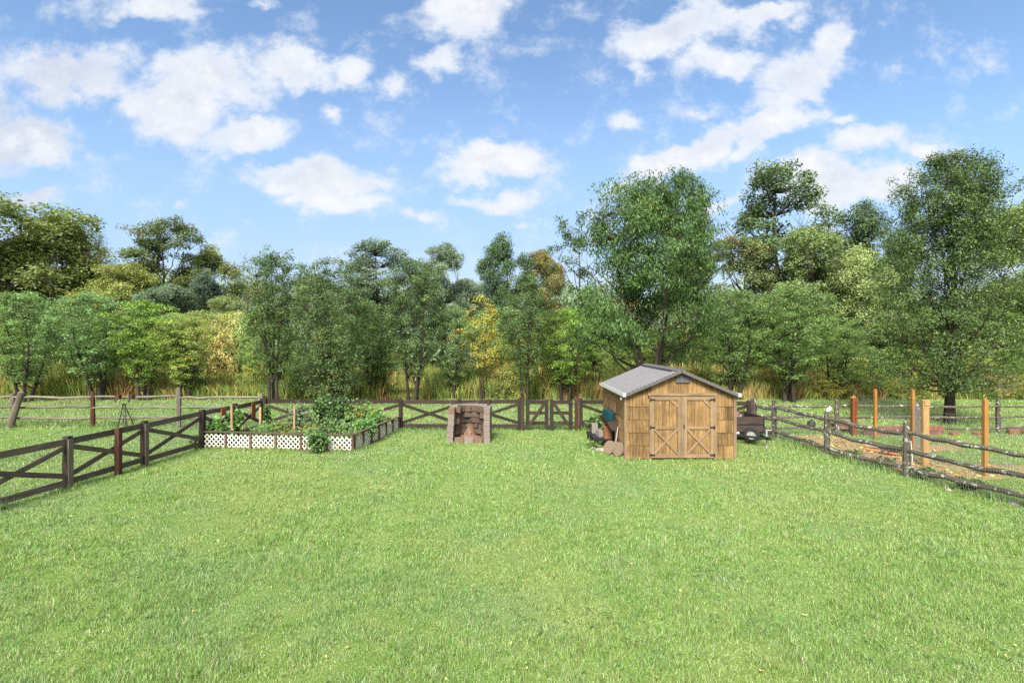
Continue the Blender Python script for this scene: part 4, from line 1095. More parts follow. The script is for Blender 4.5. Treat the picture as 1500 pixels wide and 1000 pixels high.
def plant(name, label, cx, cy, rx, ry, h, n, leaf, col, stems=8, seed=0, z0=0.0, wide=.7, droop=.2, cl_r=.12, turn=0.0, group=None, solid=.6):
    if name in ('squash_vine', 'climbing_vine', 'bean_plant', 'tomato_plant'): leaf *= .74; n = int(n * 1.5)
    r = np.random.default_rng(seed)
    root = thing(name, label, 'plant', (cx, cy, z0), group)
    d = r.normal(0, 1, (n, 3)); d /= np.linalg.norm(d, axis=1)[:, None]; d *= r.random((n, 1)) ** .4
    lump = .65 + .7 * r.random(40); ci = r.integers(0, 40, n); ctr = r.normal(0, .5, (40, 3)).clip(-.9, .9)
    d = ctr[ci] * solid + d * (1 - solid) ; nn = np.linalg.norm(d, axis=1)[:, None]; d = d / np.maximum(1, nn)
    pos = d * np.array([rx, ry, h * .5]) + np.array([0, 0, h * .5]); pos[:, 2] = pos[:, 2].clip(.03, None)
    nrm = r.normal(0, .6, (n, 3)) + np.array([0, -.25, .8]); nrm /= np.linalg.norm(nrm, axis=1)[:, None]
    a = r.normal(0, 1, (n, 3)); a[:, 2] -= droop * 2; a -= nrm * (a * nrm).sum(1)[:, None]; a /= np.linalg.norm(a, axis=1)[:, None]
    s = np.cross(nrm, a); L = leaf * r.uniform(.6, 1.35, (n, 1))
    V = np.stack([pos - a * L / 2, pos + s * L * wide / 2 + nrm * L * .08, pos + a * L / 2, pos - s * L * wide / 2 + nrm * L * .08], 1)
    me = np_mesh('foliage', V.reshape(-1, 3), [np.arange(n * 4).reshape(-1, 4)], [M['leaf']], tone=np.repeat(r.random(n), 4), extra=np.repeat(r.random(n), 4))
    o = bpy.data.objects.new('foliage', me); C.objects.link(o); o.parent = root; o.color = (col[0] * .8, col[1] * .8, col[2] * .75, turn)
    paths = []
    for i in range(stems):
        e = pos[r.integers(0, n)]; b0 = np.array([r.normal(0, rx * .25), r.normal(0, ry * .25), -.02])
        paths.append((np.array([b0, (b0 + e) / 2 + np.array([0, 0, .05]), e]), np.array([.012, .010, .004])))
    V, Q, T, U = tubes_np(paths, 5)
    o = bpy.data.objects.new('stems', np_mesh('stems', V, [Q], [M['bark']], tone=T, uv=U)); C.objects.link(o); o.parent = root
    return root
VG = (.10, .19, .05)
plant('bean_plant', 'row of broad leaved bean plants behind the left lattice panels', -9.72, 16.85, .42, .34, 1.05, 520, .15, (.10, .21, .045), seed=1)
plant('bean_plant', 'tall leafy bean plant climbing the left fence behind the first pale stake', -9.58, 17.7, .36, .45, 1.28, 420, .15, (.105, .205, .05), seed=2)
plant('kale_plant', 'blue green kale at the foot of the first pale stake', ax(331, 17.0), 16.95, .38, .3, .66, 260, .13, (.13, .21, .13), seed=3)
plant('feathery_herb', 'bushy feathery green herb between the pale stakes', ax(384, 17.1), 17.1, .62, .5, .92, 1500, .075, (.14, .25, .08), seed=4, wide=.35)
plant('low_herb', 'low green herb at the foot of the stake nearest the vine', ax(422, 16.8), 16.8, .55, .4, .58, 560, .085, (.14, .21, .06), seed=5)
plant('low_herb', 'low yellowish herb between the feathery herb and the vine', ax(400, 18.6), 18.6, .9, .5, .55, 600, .09, (.16, .19, .06), seed=6)
plant('squash_vine', 'big green vine spilling over the front lattice onto the lawn', ax(466, 15.85), 15.85, .52, .36, .88, 620, .11, (.085, .165, .048), seed=7)
plant('squash_vine', 'wide tangle of vine leaves in the middle of the vegetable bed', ax(478, 17.3), 17.5, .95, .8, .85, 760, .12, (.10, .18, .055), seed=8)
plant('climbing_vine', 'dark climbing vine heaped tall on the back fence under the dense pear', ax(482, 19.5), 19.55, .95, .3, 1.55, 1050, .14, (.072, .14, .05), seed=9)
plant('climbing_vine', 'grey leaved vine draped over the back fence near its corner', ax(437, 19.6), 19.65, .7, .2, 1.28, 330, .14, (.12, .17, .11), seed=10)
plant('climbing_vine', 'yellow flecked vine trailing along the top of the back fence', ax(530, 19.6), 19.65, .95, .2, 1.36, 480, .13, (.105, .18, .055), seed=11, turn=.1)
plant('tomato_plant', 'upright leafy tomato plant inside the right lattice side', ax(538, 17.4), 17.3, .5, .55, 1.02, 620, .11, (.10, .21, .06), seed=12)
plant('tomato_plant', 'taller tomato plant near the back end of the right lattice side', ax(548, 18.6), 18.7, .5, .5, 1.12, 560, .11, (.11, .21, .05), seed=13)
plant('low_herb', 'sprawling green herb inside the lattice front corner', ax(511, 16.7), 16.7, .6, .45, .72, 560, .10, (.12, .20, .06), seed=14)
plant('ivy_clump', 'ivy climbing the far corner post of the dark fences', ax(391, 19.7), 19.72, .2, .2, 1.15, 260, .11, (.075, .15, .045), seed=15)
plant('weed_clump', 'weeds growing round the fence post beside the lattice', ax(286, 16.4), 16.35, .22, .2, .62, 200, .09, (.10, .18, .05), seed=16)

for i, (x_, y_, rx_, ry_, h_, col_, lab_) in enumerate((
    (-8.6, 18.9, .6, .4, .62, (.13, .20, .07), 'leafy green herb near the back fence behind the feathery herb'),
    (-7.3, 18.7, .6, .45, .50, (.20, .22, .07), 'pale yellow green herb left of the vine tangle toward the back fence'),
    (-8.3, 17.4, .4, .3, .45, (.16, .17, .075), 'faded brownish herb between two pale stakes'),
    (-5.4, 18.3, .4, .5, .85, (.12, .215, .06), 'upright bushy herb between the two tomato plants'),
    (-6.9, 16.45, .45, .25, .72, (.14, .22, .065), 'light green herb just left of the spilling vine behind the lattice'),
    (-5.1, 19.2, .4, .3, .95, (.11, .20, .055), 'tall weedy plant at the back end of the bed beside the fence post'))):
    plant('garden_herb', lab_, x_, y_, rx_, ry_, h_, 480, .085, col_, seed=60 + i, wide=.5, solid=.45)

# ================================================================= FIRE PIT
root = thing('block_fireplace', 'open horseshoe fireplace of stacked grey and brown blocks on the lawn', 'fireplace', (-1.48, 17.4, 0))
Z = .197
for sx, nm in ((-1, 0), (1, 1)):
    m = MB()
    for c_ in range(6):
        x = -1.48 + sx * (.625 - (.008 * c_ if sx < 0 else 0)); yy = 17.5 + .02 * c_
        m.box((x + rnd.uniform(-.008, .008), yy, Z * (c_ + .5)), (.205, .40, Z - .008), rnd.uniform(-.03, .03), tone=(rnd.uniform(0, .25) if c_ < 5 else (.95 if sx < 0 else .45)))
        m.box((x + sx * .02, yy + .40, Z * (c_ + .5)), (.20, .38, Z - .008), rnd.uniform(-.04, .04) - sx * .12, tone=rnd.uniform(.1, .6))
    m.build('side_pillar', M['block'], root)
m = MB()
for c_ in range(6):
    nb = 6
    for i in range(nb):
        f = (i + .5 + (.5 if c_ % 2 else 0) - .25) / nb; a = math.pi * (0.02 + .96 * f)
        rr = .56 - .030 * c_ + rnd.uniform(-.05, .03)
        x = -1.48 + rr * math.cos(a) * 1.0; y = 17.88 + rr * .75 * math.sin(a) - .01 * c_
        m.box((x, y, Z * (c_ + .5) + rnd.uniform(-.006, .006)), (.34, .19, Z - .012), math.atan2(.75 * math.cos(a), -math.sin(a)) + rnd.uniform(-.34, .34), tone=min(1, .15 + rnd.random() * .6 + (.25 if c_ > 2 and abs(f - .6) < .25 else 0)), rx=rnd.uniform(-.09, .09))
m.build('back_wall', M['soot'], root)
m = MB()
for c_ in range(7):
    a = math.pi * (.04 + .92 * c_ / 6); m.box((-1.48 + .50 * math.cos(a), 17.90 + .42 * math.sin(a), Z * 6 + .022), (.25, .22, .044), math.atan2(.75 * math.cos(a), -math.sin(a)) + rnd.uniform(-.1, .1), tone=rnd.uniform(.0, .3))
m.build('coping', M['block'], root)
for i, (x, tn) in enumerate(((-1.79, .95), (-1.47, .12), (-1.15, 1.0))):
    m = MB(); w = .305; h_ = .19; yc = 17.4
    # cored block: two webs open on top
    for yy in (-.08, .08): m.box((x, yc + yy, h_ / 2), (w, .04, h_), tone=tn)
    for xx in (-w / 2 + .02, 0, w / 2 - .02): m.box((x + xx, yc, h_ / 2 - .001), (.04, .119, h_ - .004), tone=tn)
    m.box((x, yc, .05), (w - .082, .119, .08), tone=tn)
    m.build('front_sill', M['block'], root)
m = MB()
for i in range(46):
    a = rnd.random() * 6.28; q = rnd.random() ** .6; x = -1.46 + .38 * q * math.cos(a); y = 17.78 + .24 * q * math.sin(a); hh = .02 + .36 * (1 - q) * rnd.random()
    m.box((x, y, .09 + hh), (rnd.uniform(.05, .14), rnd.uniform(.03, .06), rnd.uniform(.03, .06)), rnd.random() * 3, ry=rnd.uniform(-.8, .8), tone=rnd.random() ** .8)
for i in range(8):
    x = -1.46 + rnd.uniform(-.3, .3); m.beam((x, 17.62 + rnd.random() * .2, .10), (-1.44 + rnd.uniform(-.05, .05), 17.85, .48 + rnd.uniform(-.08, .1)), .05, .05, tone=rnd.random())
m.lathe((-1.46, 17.78, .01), [(.46, .0), (.38, .10), (.2, .2), (.02, .26)], 14, tone=.8)
tag(m.build('ash_heap', M['ash']), 'pale ash and orange burnt sticks heaped inside the block fireplace', 'ash heap')

# ================================================================= SHED
SX0, SY0, SX1, SY1 = SHED
EV, RG = 1.93, 2.60
cx = (SX0 + SX1) / 2
root = thing('garden_shed', 'honey brown wooden shed with double doors and grey gable roof', 'shed', (cx, SY0, 0))
def siding(m, p0, p1, z0, z1, top=None, skip=None, pitch=.098, off=0.0):
    """vertical tongue boards between two ground points, one course, board feet proud of heads"""
    p0 = Vector((*p0, 0)); p1 = Vector((*p1, 0)); d = p1 - p0; L = d.length; d.normalize(); nrm = Vector((d.y, -d.x, 0)); n = max(1, round(L / pitch)); w = L / n
    for i in range(n):
        a = p0 + d * (i * w + .003); b = p0 + d * ((i + 1) * w - .003); mid = (i + .5) * w
        za, zb = z1, z1
        if top: za = min(z1, top(i * w)); zb = min(z1, top((i + 1) * w))
        if min(za, zb) < z0 + .02: continue
        lo = .026 + rnd.uniform(0, .004); hi = .010 + rnd.uniform(0, .003)
        P = [a + nrm * lo + Vector((0, 0, z0)), b + nrm * lo + Vector((0, 0, z0)), b + Vector((0, 0, z0)), a + Vector((0, 0, z0)),
             a + nrm * hi + Vector((0, 0, za)), b + nrm * hi + Vector((0, 0, zb)), b + Vector((0, 0, zb)), a + Vector((0, 0, za))]
        if skip and skip(mid, (z0 + z1) / 2): continue
        m.hexa(P, zb - z0, tone=min(1, max(0, blk(mid + p0.x * 7.7, z0) + rnd.uniform(-.12, .12))))
CRS = [0.03, .41, .79, 1.17, 1.55, 1.92]
_bk = {}
def blk(s, z): return _bk.setdefault((int(s / .55), round(z, 2), id(cur)), rnd.random())
gz = lambda s: EV - .02 + (RG - .04 - EV) * (1 - abs(s - (SX1 - SX0) / 2) / ((SX1 - SX0) / 2))
# front wall
cur = m = MB()
DX0, DX1, DZ1 = 952, 1045.5, 1.87
dl, dr = ax(951, 15) - SX0, ax(1048, 15) - SX0
for a, b in zip(CRS[:-1], CRS[1:]):
    siding(m, (SX0, SY0), (SX0 + dl, SY0), a, b - .004); siding(m, (SX0 + dr, SY0), (SX1, SY0), a, b - .004)
siding(m, (SX0 + dl, SY0), (SX0 + dr, SY0), 1.88, 1.92)
siding(m, (SX0, SY0), (SX1, SY0), 1.924, 3, top=gz, skip=lambda s, z: False, pitch=.12)
m.box((cx, SY0 + .03, 1.0), (SX1 - SX0 - .02, .05, 1.9)); m.build('wall', M['shed'], root)
for (p0, p1) in (((SX0, SY1), (SX0, SY0)), ((SX1, SY0), (SX1, SY1)), ((SX1, SY1), (SX0, SY1))):
    cur = m = MB()
    for a, b in zip(CRS[:-1], CRS[1:]): siding(m, p0, p1, a, b - .004, pitch=.105)
    if p0[1] == p1[1]: siding(m, p0, p1, 1.924, 3, top=gz, pitch=.12)
    q0, q1 = Vector((*p0, 1.0)), Vector((*p1, 1.0)); dd = (q1 - q0).normalized(); nn = Vector((-dd.y, dd.x, 0)) * .03
    m.beam(q0 + nn + dd * .06, q1 + nn - dd * .06, .05, 1.9); m.build('wall', M['shed'], root)
for x, y in ((SX0 - .015, SY0 - .028), (SX1 + .015, SY0 - .028)):
    m = MB(); m.box((x, y, .97), (.085, .06, 1.92), along='z'); m.build('corner_trim', M['shedtrim'], root)
m = MB(); m.box((SX0 - .03, SY0 + .06, .97), (.05, .09, 1.92), along='z'); m.build('corner_trim', M['shedtrim'], root)
# roof slabs of shingle courses
OVx, OVy = .06, .16
half = (SX1 - SX0) / 2 + OVx; rise = RG - EV; slope = rise / ((SX1 - SX0) / 2)
zr = RG + .03
roofparts = []
for s in (-1, 1):
    m = MB(); nC = 14
    for i in range(nC):
        f0, f1 = i / nC, (i + 1) / nC + .02
        f1 = min(1, f1)
        x0, x1 = cx + s * half * f0, cx + s * half * f1; z0, z1 = zr - slope * half * f0, zr - slope * half * f1
        y = SY0 - OVy; y1 = SY1 + OVy; off = (i % 3) * .11
        cuts = [y] + [y + off + .33 * k for k in range(1, 14) if y < y + off + .33 * k < y1 - .05] + [y1]
        for ya, yb in zip(cuts[:-1], cuts[1:]):
            th = .003
            P = [Vector((x0, ya, z0 + .002)), Vector((x0, yb - .0015, z0 + .002)), Vector((x0, yb - .0015, z0 - .02)), Vector((x0, ya, z0 - .02)),
                 Vector((x1, ya, z1 + th + .004)), Vector((x1, yb - .0015, z1 + th + .004)), Vector((x1, yb - .0015, z1 - .02)), Vector((x1, ya, z1 - .02))]
            m.hexa(P, .3)
    rp = m.build('roof', M['shingle'], root); roofparts.append(rp)
    # rake trim on the front and rear edges, soffit board
    for yy in (SY0 - OVy - .014, SY1 + OVy + .014):
        q = MB(); q.beam((cx + s * .012, yy, zr - .055), (cx + s * half, yy, zr - .055 - slope * half + .002), .026, .075); q.build('rake_trim', M['trimgrey'], rp)
    q = MB(); q.beam((cx + s * .02, SY0 - OVy + .07, zr - .055), (cx + s * (half - .02), SY0 - OVy + .07, zr - .055 - slope * half), .10, .03); q.build('rake_board', M['shedtrim'], rp)
    # gutter
    gxx = cx + s * (half + .030); gzv = zr - slope * half - .035
    q = MB(); ya, yb = SY0 - OVy - .03, SY1 + OVy
    q.beam((gxx, ya, gzv - .045), (gxx, yb, gzv - .045), .056, .012); q.beam((gxx + s * .034, ya, gzv), (gxx + s * .034, yb, gzv), .010, .10); q.beam((gxx - s * .028, ya, gzv), (gxx - s * .028, yb, gzv), .008, .10)
    q.box((gxx, ya - .008, gzv), (.08, .014, .105)); q.build('gutter', M['white'], rp)
    # ridge cap
m = MB()
for s in (-1, 1):
    m.beam((cx + s * .075, SY0 - OVy, zr + .012 - slope * .05), (cx + s * .075, SY1 + OVy, zr + .012 - slope * .05), .17, .02, (s * slope, 0, 1))
rc = m.build('ridge_cap', M['trimgrey'], roofparts[0])
m = MB()
for k in range(17):
    y = SY0 + .25 + k * .205; m.box((cx - .20, y, zr - slope * .20 + .022), (.035, .12, .016), ry=-math.atan(slope))
m.build('ridge_vent', M['black'], roofparts[0])
# doors
yF = SY0 - .028
def pz(py): return hz(py, yF)
def pxx_(px): return ax(px, yF)
for (L_, R_, lab, hingeside) in ((953.5, 996.5, 'left shed door', -1), (1001.5, 1044.5, 'right shed door', 1)):
    x0, x1 = pxx_(L_), pxx_(R_); zt, zb = 1.845, .06
    cur = m = MB()
    nb = 8; w = (x1 - x0) / nb
    for i in range(nb):
        m.box((x0 + (i + .5) * w, yF - .004 + rnd.uniform(-.002, .002), (zt + zb) / 2), (w - .006, .03, zt - zb), along='z', tone=rnd.uniform(.3, .9))
    door = m.build('door', M['shed'], root)
    yy = yF - .034
    fm = MB(); fw = .085
    fm.box((x0 + fw / 2, yy, (zt + zb) / 2), (fw, .03, zt - zb), along='z'); fm.box((x1 - fw / 2, yy, (zt + zb) / 2), (fw, .03, zt - zb), along='z')
    for z, hh in ((zt - .05, .10), (pz(626), .075), (zb + .055, .11)): fm.box(((x0 + x1) / 2, yy, z), (x1 - x0 - 2 * fw - .004, .03, hh))
    fm.build('door_frame', M['shedtrim'], door)
    fm = MB(); za, zc = zb + .13, pz(626) - .05
    fm.beam((x0 + fw + .01, yy + .004, za), (x1 - fw - .01, yy + .004, zc), .02, .055); fm.beam((x0 + fw + .01, yy - .014, zc), (x1 - fw - .01, yy - .014, za), .016, .055)
    fm.beam((x1 - fw - .20, yy, zt - .11), (x1 - fw, yy, zt - .30), .024, .06)
    fm.build('cross_brace', M['shedtrim'], door)
    hx = x0 if hingeside < 0 else x1
    for z in (zt - .09, pz(625.5), zb + .08):
        fm = MB(); fm.box((hx - hingeside * .05, yy - .02, z), (.12, .010, .045)); fm.box((hx + hingeside * .02, yy - .018, z), (.035, .02, .10)); fm.build('hinge', M['black'], door)
fm = MB(); fm.box(((pxx_(996.5) + pxx_(1001.5)) / 2, yF - .03, .955), (.088, .05, 1.79), along='z'); fm.build('center_post', M['shedtrim'], root)
fm = MB(); fm.box(((pxx_(996.5) + pxx_(1001.5)) / 2 + .04, yF - .065, .98), (.03, .02, .12), along='z'); fm.build('latch', M['darkmetal'], root)
fm = MB(); fm.box(((pxx_(951) + pxx_(1047)) / 2, yF - .03, 1.905), (pxx_(1051) - pxx_(950), .06, .075)); fm.build('door_header', M['shedtrim'], root)
fm = MB(); fm.box((pxx_(952.2), yF - .022, .94), (.05, .05, 1.84), along='z'); fm.build('door_casing', M['shedtrim'], root)
fm = MB(); fm.box((pxx_(1046.8), yF - .022, .94), (.085, .05, 1.84), along='z'); fm.build('door_casing', M['shedtrim'], root)
# gable vent
vx, vz, vw, vh = pxx_(1000), pz(555), .40, .18
fm = MB()
for zz in (-vh / 2, vh / 2): fm.box((vx, yF - .012, vz + zz), (vw + .03, .05, .024))
for k in range(4): fm.box((vx - vw / 2 + vw * k / 3, yF - .012, vz), (.022, .046, vh - .026), along='z')
gv = fm.build('gable_vent', M['trimgrey'], root)
fm = MB(); fm.box((vx, yF - .004, vz), (vw - .01, .02, vh - .01)); fm.build('vent_pane', M['glass'], gv)
# solar eave lamp
Ye = 15.25
ro = thing('eave_lamp', 'small white solar lamp hung on the left shed wall under the eave', 'lamp', (SX0 - .06, Ye, 1.75))
m = MB(); m.lathe((SX0 - .075, Ye, 1.70), [(.0, .0), (.035, .01), (.045, .05), (.03, .09), (.0, .1)], 12); m.build('lamp_body', M['white'], ro, smooth=True)
m = MB(); m.box((SX0 - .05, Ye, 1.80), (.06, .05, .025)); m.build('bracket', M['darkmetal'], ro)

# ---------- things along the left shed wall
ro = thing('wall_planter', 'dark half round planter trough fixed to the left shed wall', 'planter', (SX0 - .2, 16.5, .7))
m = MB(); ya, yb = 15.95, 17.1; n = 10
prof = [(SX0 - .03 - .34 * math.cos(a) * 1.0 - .0, 1.0 - .36 * math.sin(a)) for a in np.linspace(0, math.pi / 2, n)]
for (xa, za), (xb, zb2) in zip(prof[:-1], prof[1:]):
    m.hexa([Vector((xa, ya, za)), Vector((xa + .02, ya, za + .01)), Vector((xb + .02, ya, zb2 + .02)), Vector((xb, ya, zb2)), Vector((xa, yb, za)), Vector((xa + .02, yb, za + .01)), Vector((xb + .02, yb, zb2 + .02)), Vector((xb, yb, zb2))], yb - ya)
for y in (ya, yb):
    for i in range(n - 1):
        (xa, za), (xb, zb2) = prof[i], prof[i + 1]
        m.hexa([Vector((xa, y - .008, za)), Vector((xa, y + .008, za)), Vector((xb, y + .008, zb2)), Vector((xb, y - .008, zb2)), Vector((SX0 - .03, y - .008, za)), Vector((SX0 - .03, y + .008, za)), Vector((SX0 - .03, y + .008, zb2)), Vector((SX0 - .03, y - .008, zb2))], .1)
m.build('basket', M['trough'], ro)
m = MB(); m.beam((SX0 - .375, ya - .02, 1.0), (SX0 - .375, yb + .02, 1.0), .025, .025); m.beam((SX0 - .03, ya, .98), (SX0 - .375, ya - .02, 1.0), .02, .02); m.beam((SX0 - .03, yb, .98), (SX0 - .375, yb + .02, 1.0), .02, .02); m.build('rim_bar', M['darkmetal'], ro)
labs = ['teal bucket nearest the house in the wall planter', 'teal bucket second nearest the house in the wall planter', 'teal bucket second from the back of the wall planter', 'teal bucket at the back end of the wall planter']
for i in range(4):
    yy = 16.12 + i * .27
    m = MB(); m.lathe((SX0 - .215, yy, .78), [(.0, .0), (.085, .0), (.118, .40), (.128, .40), (.128, .43), (.108, .43), (.08, .06), (.0, .05)], 16)
    for a in range(12): m.tube([(SX0 - .215 + .093 * math.cos(a * .5236), yy + .093 * math.sin(a * .5236), .80), (SX0 - .215 + .119 * math.cos(a * .5236), yy + .119 * math.sin(a * .5236), 1.17)], .008, 4)
    tag(m.build('bucket', M['teal'], smooth=False), labs[i], 'bucket', 'teal buckets in the wall planter')
# two low black staging benches
def bench(x0, x1, y0, y1, h, label):
    ro = thing('plant_bench', label, 'bench', ((x0 + x1) / 2, (y0 + y1) / 2, 0))
    m = MB(); n = 6
    for i in range(n):
        y = y0 + (i + .5) * (y1 - y0) / n; m.box(((x0 + x1) / 2, y, h - .015), (x1 - x0, (y1 - y0) / n - .012, .03))
    m.box(((x0 + x1) / 2, y0 + .02, h - .055), (x1 - x0 - .002, .03, .05)); m.box(((x0 + x1) / 2, y1 - .02, h - .055), (x1 - x0 - .002, .03, .05))
    m.build('bench_top', M['black'], ro)
    for x in (x0 + .05, x1 - .05):
        for y in (y0 + .06, y1 - .06):
            m = MB(); m.beam((x, y, 0), (x, y, h - .08), .06, .06, (0, 1, 0)); m.build('leg', M['black'], ro)
bench(2.66, 3.24, 16.55, 17.25, .30, 'low black slatted plant bench nearer the stepping stones')
bench(2.62, 3.22, 17.36, 18.05, .30, 'low black slatted plant bench farther back along the shed wall')
ro = MB(); ro.box((2.93, 17.05, .30 + .10), (.19, .38, .19), .12); o = tag(ro.build('concrete_block', M['concrete']), 'pale concrete block at the front of the pair on the black bench', 'block')
ro = MB(); ro.box((2.86, 17.72, .30 + .16), (.20, .30, .31), -.1); o = tag(ro.build('concrete_block', M['concrete']), 'taller dark grey concrete block behind the pale one on the black benches', 'block')
# terracotta planter on the bench
ro = thing('clay_planter', 'orange terracotta box planter standing on the bench against the shed wall', 'planter', (3.13, 16.72, .30))
m = MB(); b0, b1, hh = .105, .125, .40
cxp, cyp = 3.12, 16.72
for sx, sy, wx, wy in ((-1, 0, .02, .30), (1, 0, .02, .30), (0, -1, .19, .02), (0, 1, .19, .02)):
    m.beam((cxp + sx * b0, cyp + sy * .15, .305), (cxp + sx * b1, cyp + sy * .17, .305 + hh), wx, wy if sx else wy, (0, 1, 0), w1=wx, h1=wy * 1.1)
m.box((cxp, cyp, .32), (.2, .29, .02)); m.build('pot_body', M['terracotta'], ro)
m = MB()
for sx, sy, wx, wy in ((-1, 0, .03, .37), (1, 0, .03, .37), (0, -1, .23, .03), (0, 1, .23, .03)): m.box((cxp + sx * .13, cyp + sy * .18, .305 + hh - .02), (wx, wy, .05))
m.build('pot_rim', M['terracotta'], ro)
m = MB(); m.beam((3.14, 15.78, .0), (3.30, 16.0, .78), .13, .028, (1, 0, 0)); tag(m.build('grey_plank', M['boards']), 'weathered grey plank leaning on the left shed wall under the planter trough', 'plank')
def disc(x, y, r, lean, label, az):
    m = MB(); ca = Vector((-math.cos(lean) * math.cos(az), -math.cos(lean) * math.sin(az), math.sin(lean)))
    m.lathe((x, y, r * math.cos(lean) + .01), [(0, -.03), (r * .97, -.03), (r, -.02), (r, .02), (r * .97, .03), (0, .03)], 26, axis=ca); tag(m.build('stepping_stone', M['disc'], smooth=False), label, 'stepping stone', 'round stepping stones by the shed')
disc(3.20, 15.38, .22, .30, 'round tan stepping stone nearest the shed corner, leaning on the wall', .55)
disc(2.98, 15.66, .215, .34, 'round tan stepping stone to the left of the one at the shed corner', .60)
disc(3.17, 15.92, .17, .30, 'small round stepping stone tucked behind the two larger leaning ones', .5)
for i, (x, y, s) in enumerate(((2.62, 16.45, .11), (2.78, 16.3, .09), (2.86, 16.1, .12), (2.7, 16.22, .07))):
    m = MB(); m.lathe((x, y, -.01), [(0, s), (s * .6, s * .9), (s, s * .4), (s * .9, 0)], 8); tag(m.build('field_stone', M['stone']), ['pale field stone under the corner of the near black bench', 'small pale field stone between the bench and the stepping stones', 'largest pale field stone beside the stepping stones', 'smallest pale field stone in front of the near bench'][i], 'stone')
plant('weed_clump', 'weeds growing under the front of the black benches', 2.66, 16.42, .35, .25, .30, 160, .07, (.12, .19, .05), seed=31)
plant('weed_clump', 'dark leafy weeds on the fence behind the black benches', ax(872, 19.6), 19.6, .45, .2, .85, 240, .10, (.09, .16, .05), seed=32)

# ================================================================= TRAILER
TX0, TX1, TY0, TY1 = 6.95, 8.62, 17.55, 19.0
ro = thing('utility_trailer', 'small wooden sided utility trailer parked at the right side of the shed', 'trailer', ((TX0 + TX1) / 2, TY0, 0))
zb, zt = .36, .87
for nm, p0, p1 in (('front_board', (TX0, TY0), (TX1, TY0)), ('tailgate', (TX0, TY1), (TX1, TY1)), ('side_board', (TX0, TY0), (TX0, TY1)), ('side_board', (TX1, TY0), (TX1, TY1))):
    m = MB(); a = Vector((*p0, 0)); b = Vector((*p1, 0)); d = (b - a).normalized(); e = .022 if nm == 'side_board' else -.02
    for z, h_ in ((zt - .11, .215), (zb + .12, .235)):
        m.beam(a + d * e + Vector((0, 0, z)), b - d * e + Vector((0, 0, z)), .04, h_)
    m.build(nm, M['trailerwood'], ro)
m = MB(); m.box(((TX0 + TX1) / 2, (TY0 + TY1) / 2, zb + .01), (TX1 - TX0 - .05, TY1 - TY0 - .05, .03)); m.build('bed', M['trailerwood'], ro)
m = MB()
m.beam((TX0 - .02, TY0 - .03, .62), (TX1 + .02, TY0 - .03, .62), .02, .05)
for x in (TX0 + .3, TX1 - .3): m.beam((x, TY0, .30), (x, TY1, .30), .05, .07)
for y in (TY0 + .05, TY1 - .05): m.beam((TX0, y, .302), (TX1, y, .302), .05, .07)
for x in (TX0, TX1):
    for y in (TY0, TY1): m.beam((x, y - .03 if y == TY0 else y + .03, .34), (x, y - .03 if y == TY0 else y + .03, .90), .04, .02, (0, 1, 0))
m.build('chassis', M['darkmetal'], ro)
TCX = 8.28
m = MB(); m.beam((TX0 + .3, TY0 + .1, .27), (TCX, TY0 - .95, .30), .06, .07); m.beam((TX1 - .15, TY0 + .1, .27), (TCX, TY0 - .95, .30), .06, .07); m.box((TCX, TY0 - 1.02, .32), (.10, .22, .08)); m.build('tongue', M['darkmetal'], ro)
m = MB(); m.tube([(TCX + .02, TY0 - .86, .02), (TCX + .02, TY0 - .86, .58)], .028, 8); m.box((TCX + .02, TY0 - .86, .02), (.12, .12, .03)); m.tube([(TCX + .02, TY0 - .86, .56), (TCX + .16, TY0 - .9, .57), (TCX + .16, TY0 - .9, .64)], .012, 6); m.build('jack', M['rim'], ro)
def wheel(c, r, w, axd):
    m = MB(); m.lathe(c, [(r * .62, -w * .5), (r * .92, -w * .5), (r, -w * .3), (r, w * .3), (r * .92, w * .5), (r * .62, w * .5), (r * .62, -w * .5)], 28, axis=axd); wo_ = m.build('wheel', M['rubber'], ro, smooth=False)
    m = MB(); m.lathe(c, [(0, -w * .18), (r * .25, -w * .22), (r * .32, -w * .05), (r * .55, -w * .1), (r * .63, -w * .42), (r * .63, w * .4), (r * .5, w * .1), (0, w * .1)], 22, axis=axd); m.build('rim', M['rim'], wo_, smooth=False)
wheel((ax(1101, 17.25), 17.22, .33), .245, .16, (.62, .78, 0))
wheel((TX0 - .12, 18.35, .27), .27, .16, (1, 0, 0)); wheel((TX1 + .13, 18.5, .25), .25, .15, (-1, 0, 0))
m = MB()
for x in (7.28, 7.68): m.box((x, TY0 - .06, .33), (.16, .04, .06))
m.build('reflector', M['white'], ro)
ro2 = MB()
for i in range(26):
    x = 7.25 + rnd.random() * 1.0; y = 17.75 + rnd.random() * .9; a = rnd.random() * 3.14; L = rnd.uniform(.25, .55); z = .45 + rnd.random() * .42
    ro2.tube([(x - L * .5 * math.cos(a), y - L * .4 * math.sin(a), z), (x, y, z + rnd.uniform(-.02, .05)), (x + L * .5 * math.cos(a), y + L * .4 * math.sin(a), z + rnd.uniform(-.05, .16))], [.03, .035, .02], 6)
for i in range(7):
    x = 7.45 + rnd.random() * .5; ro2.tube([(x, 17.8 + rnd.random() * .4, .75), (x + rnd.uniform(-.2, .2), 17.9, 1.0 + rnd.random() * .14)], [.02, .008], 5)
tag(ro2.build('branch_pile', M['log']), 'heap of cut pale branches loaded in the wooden trailer', 'branches')

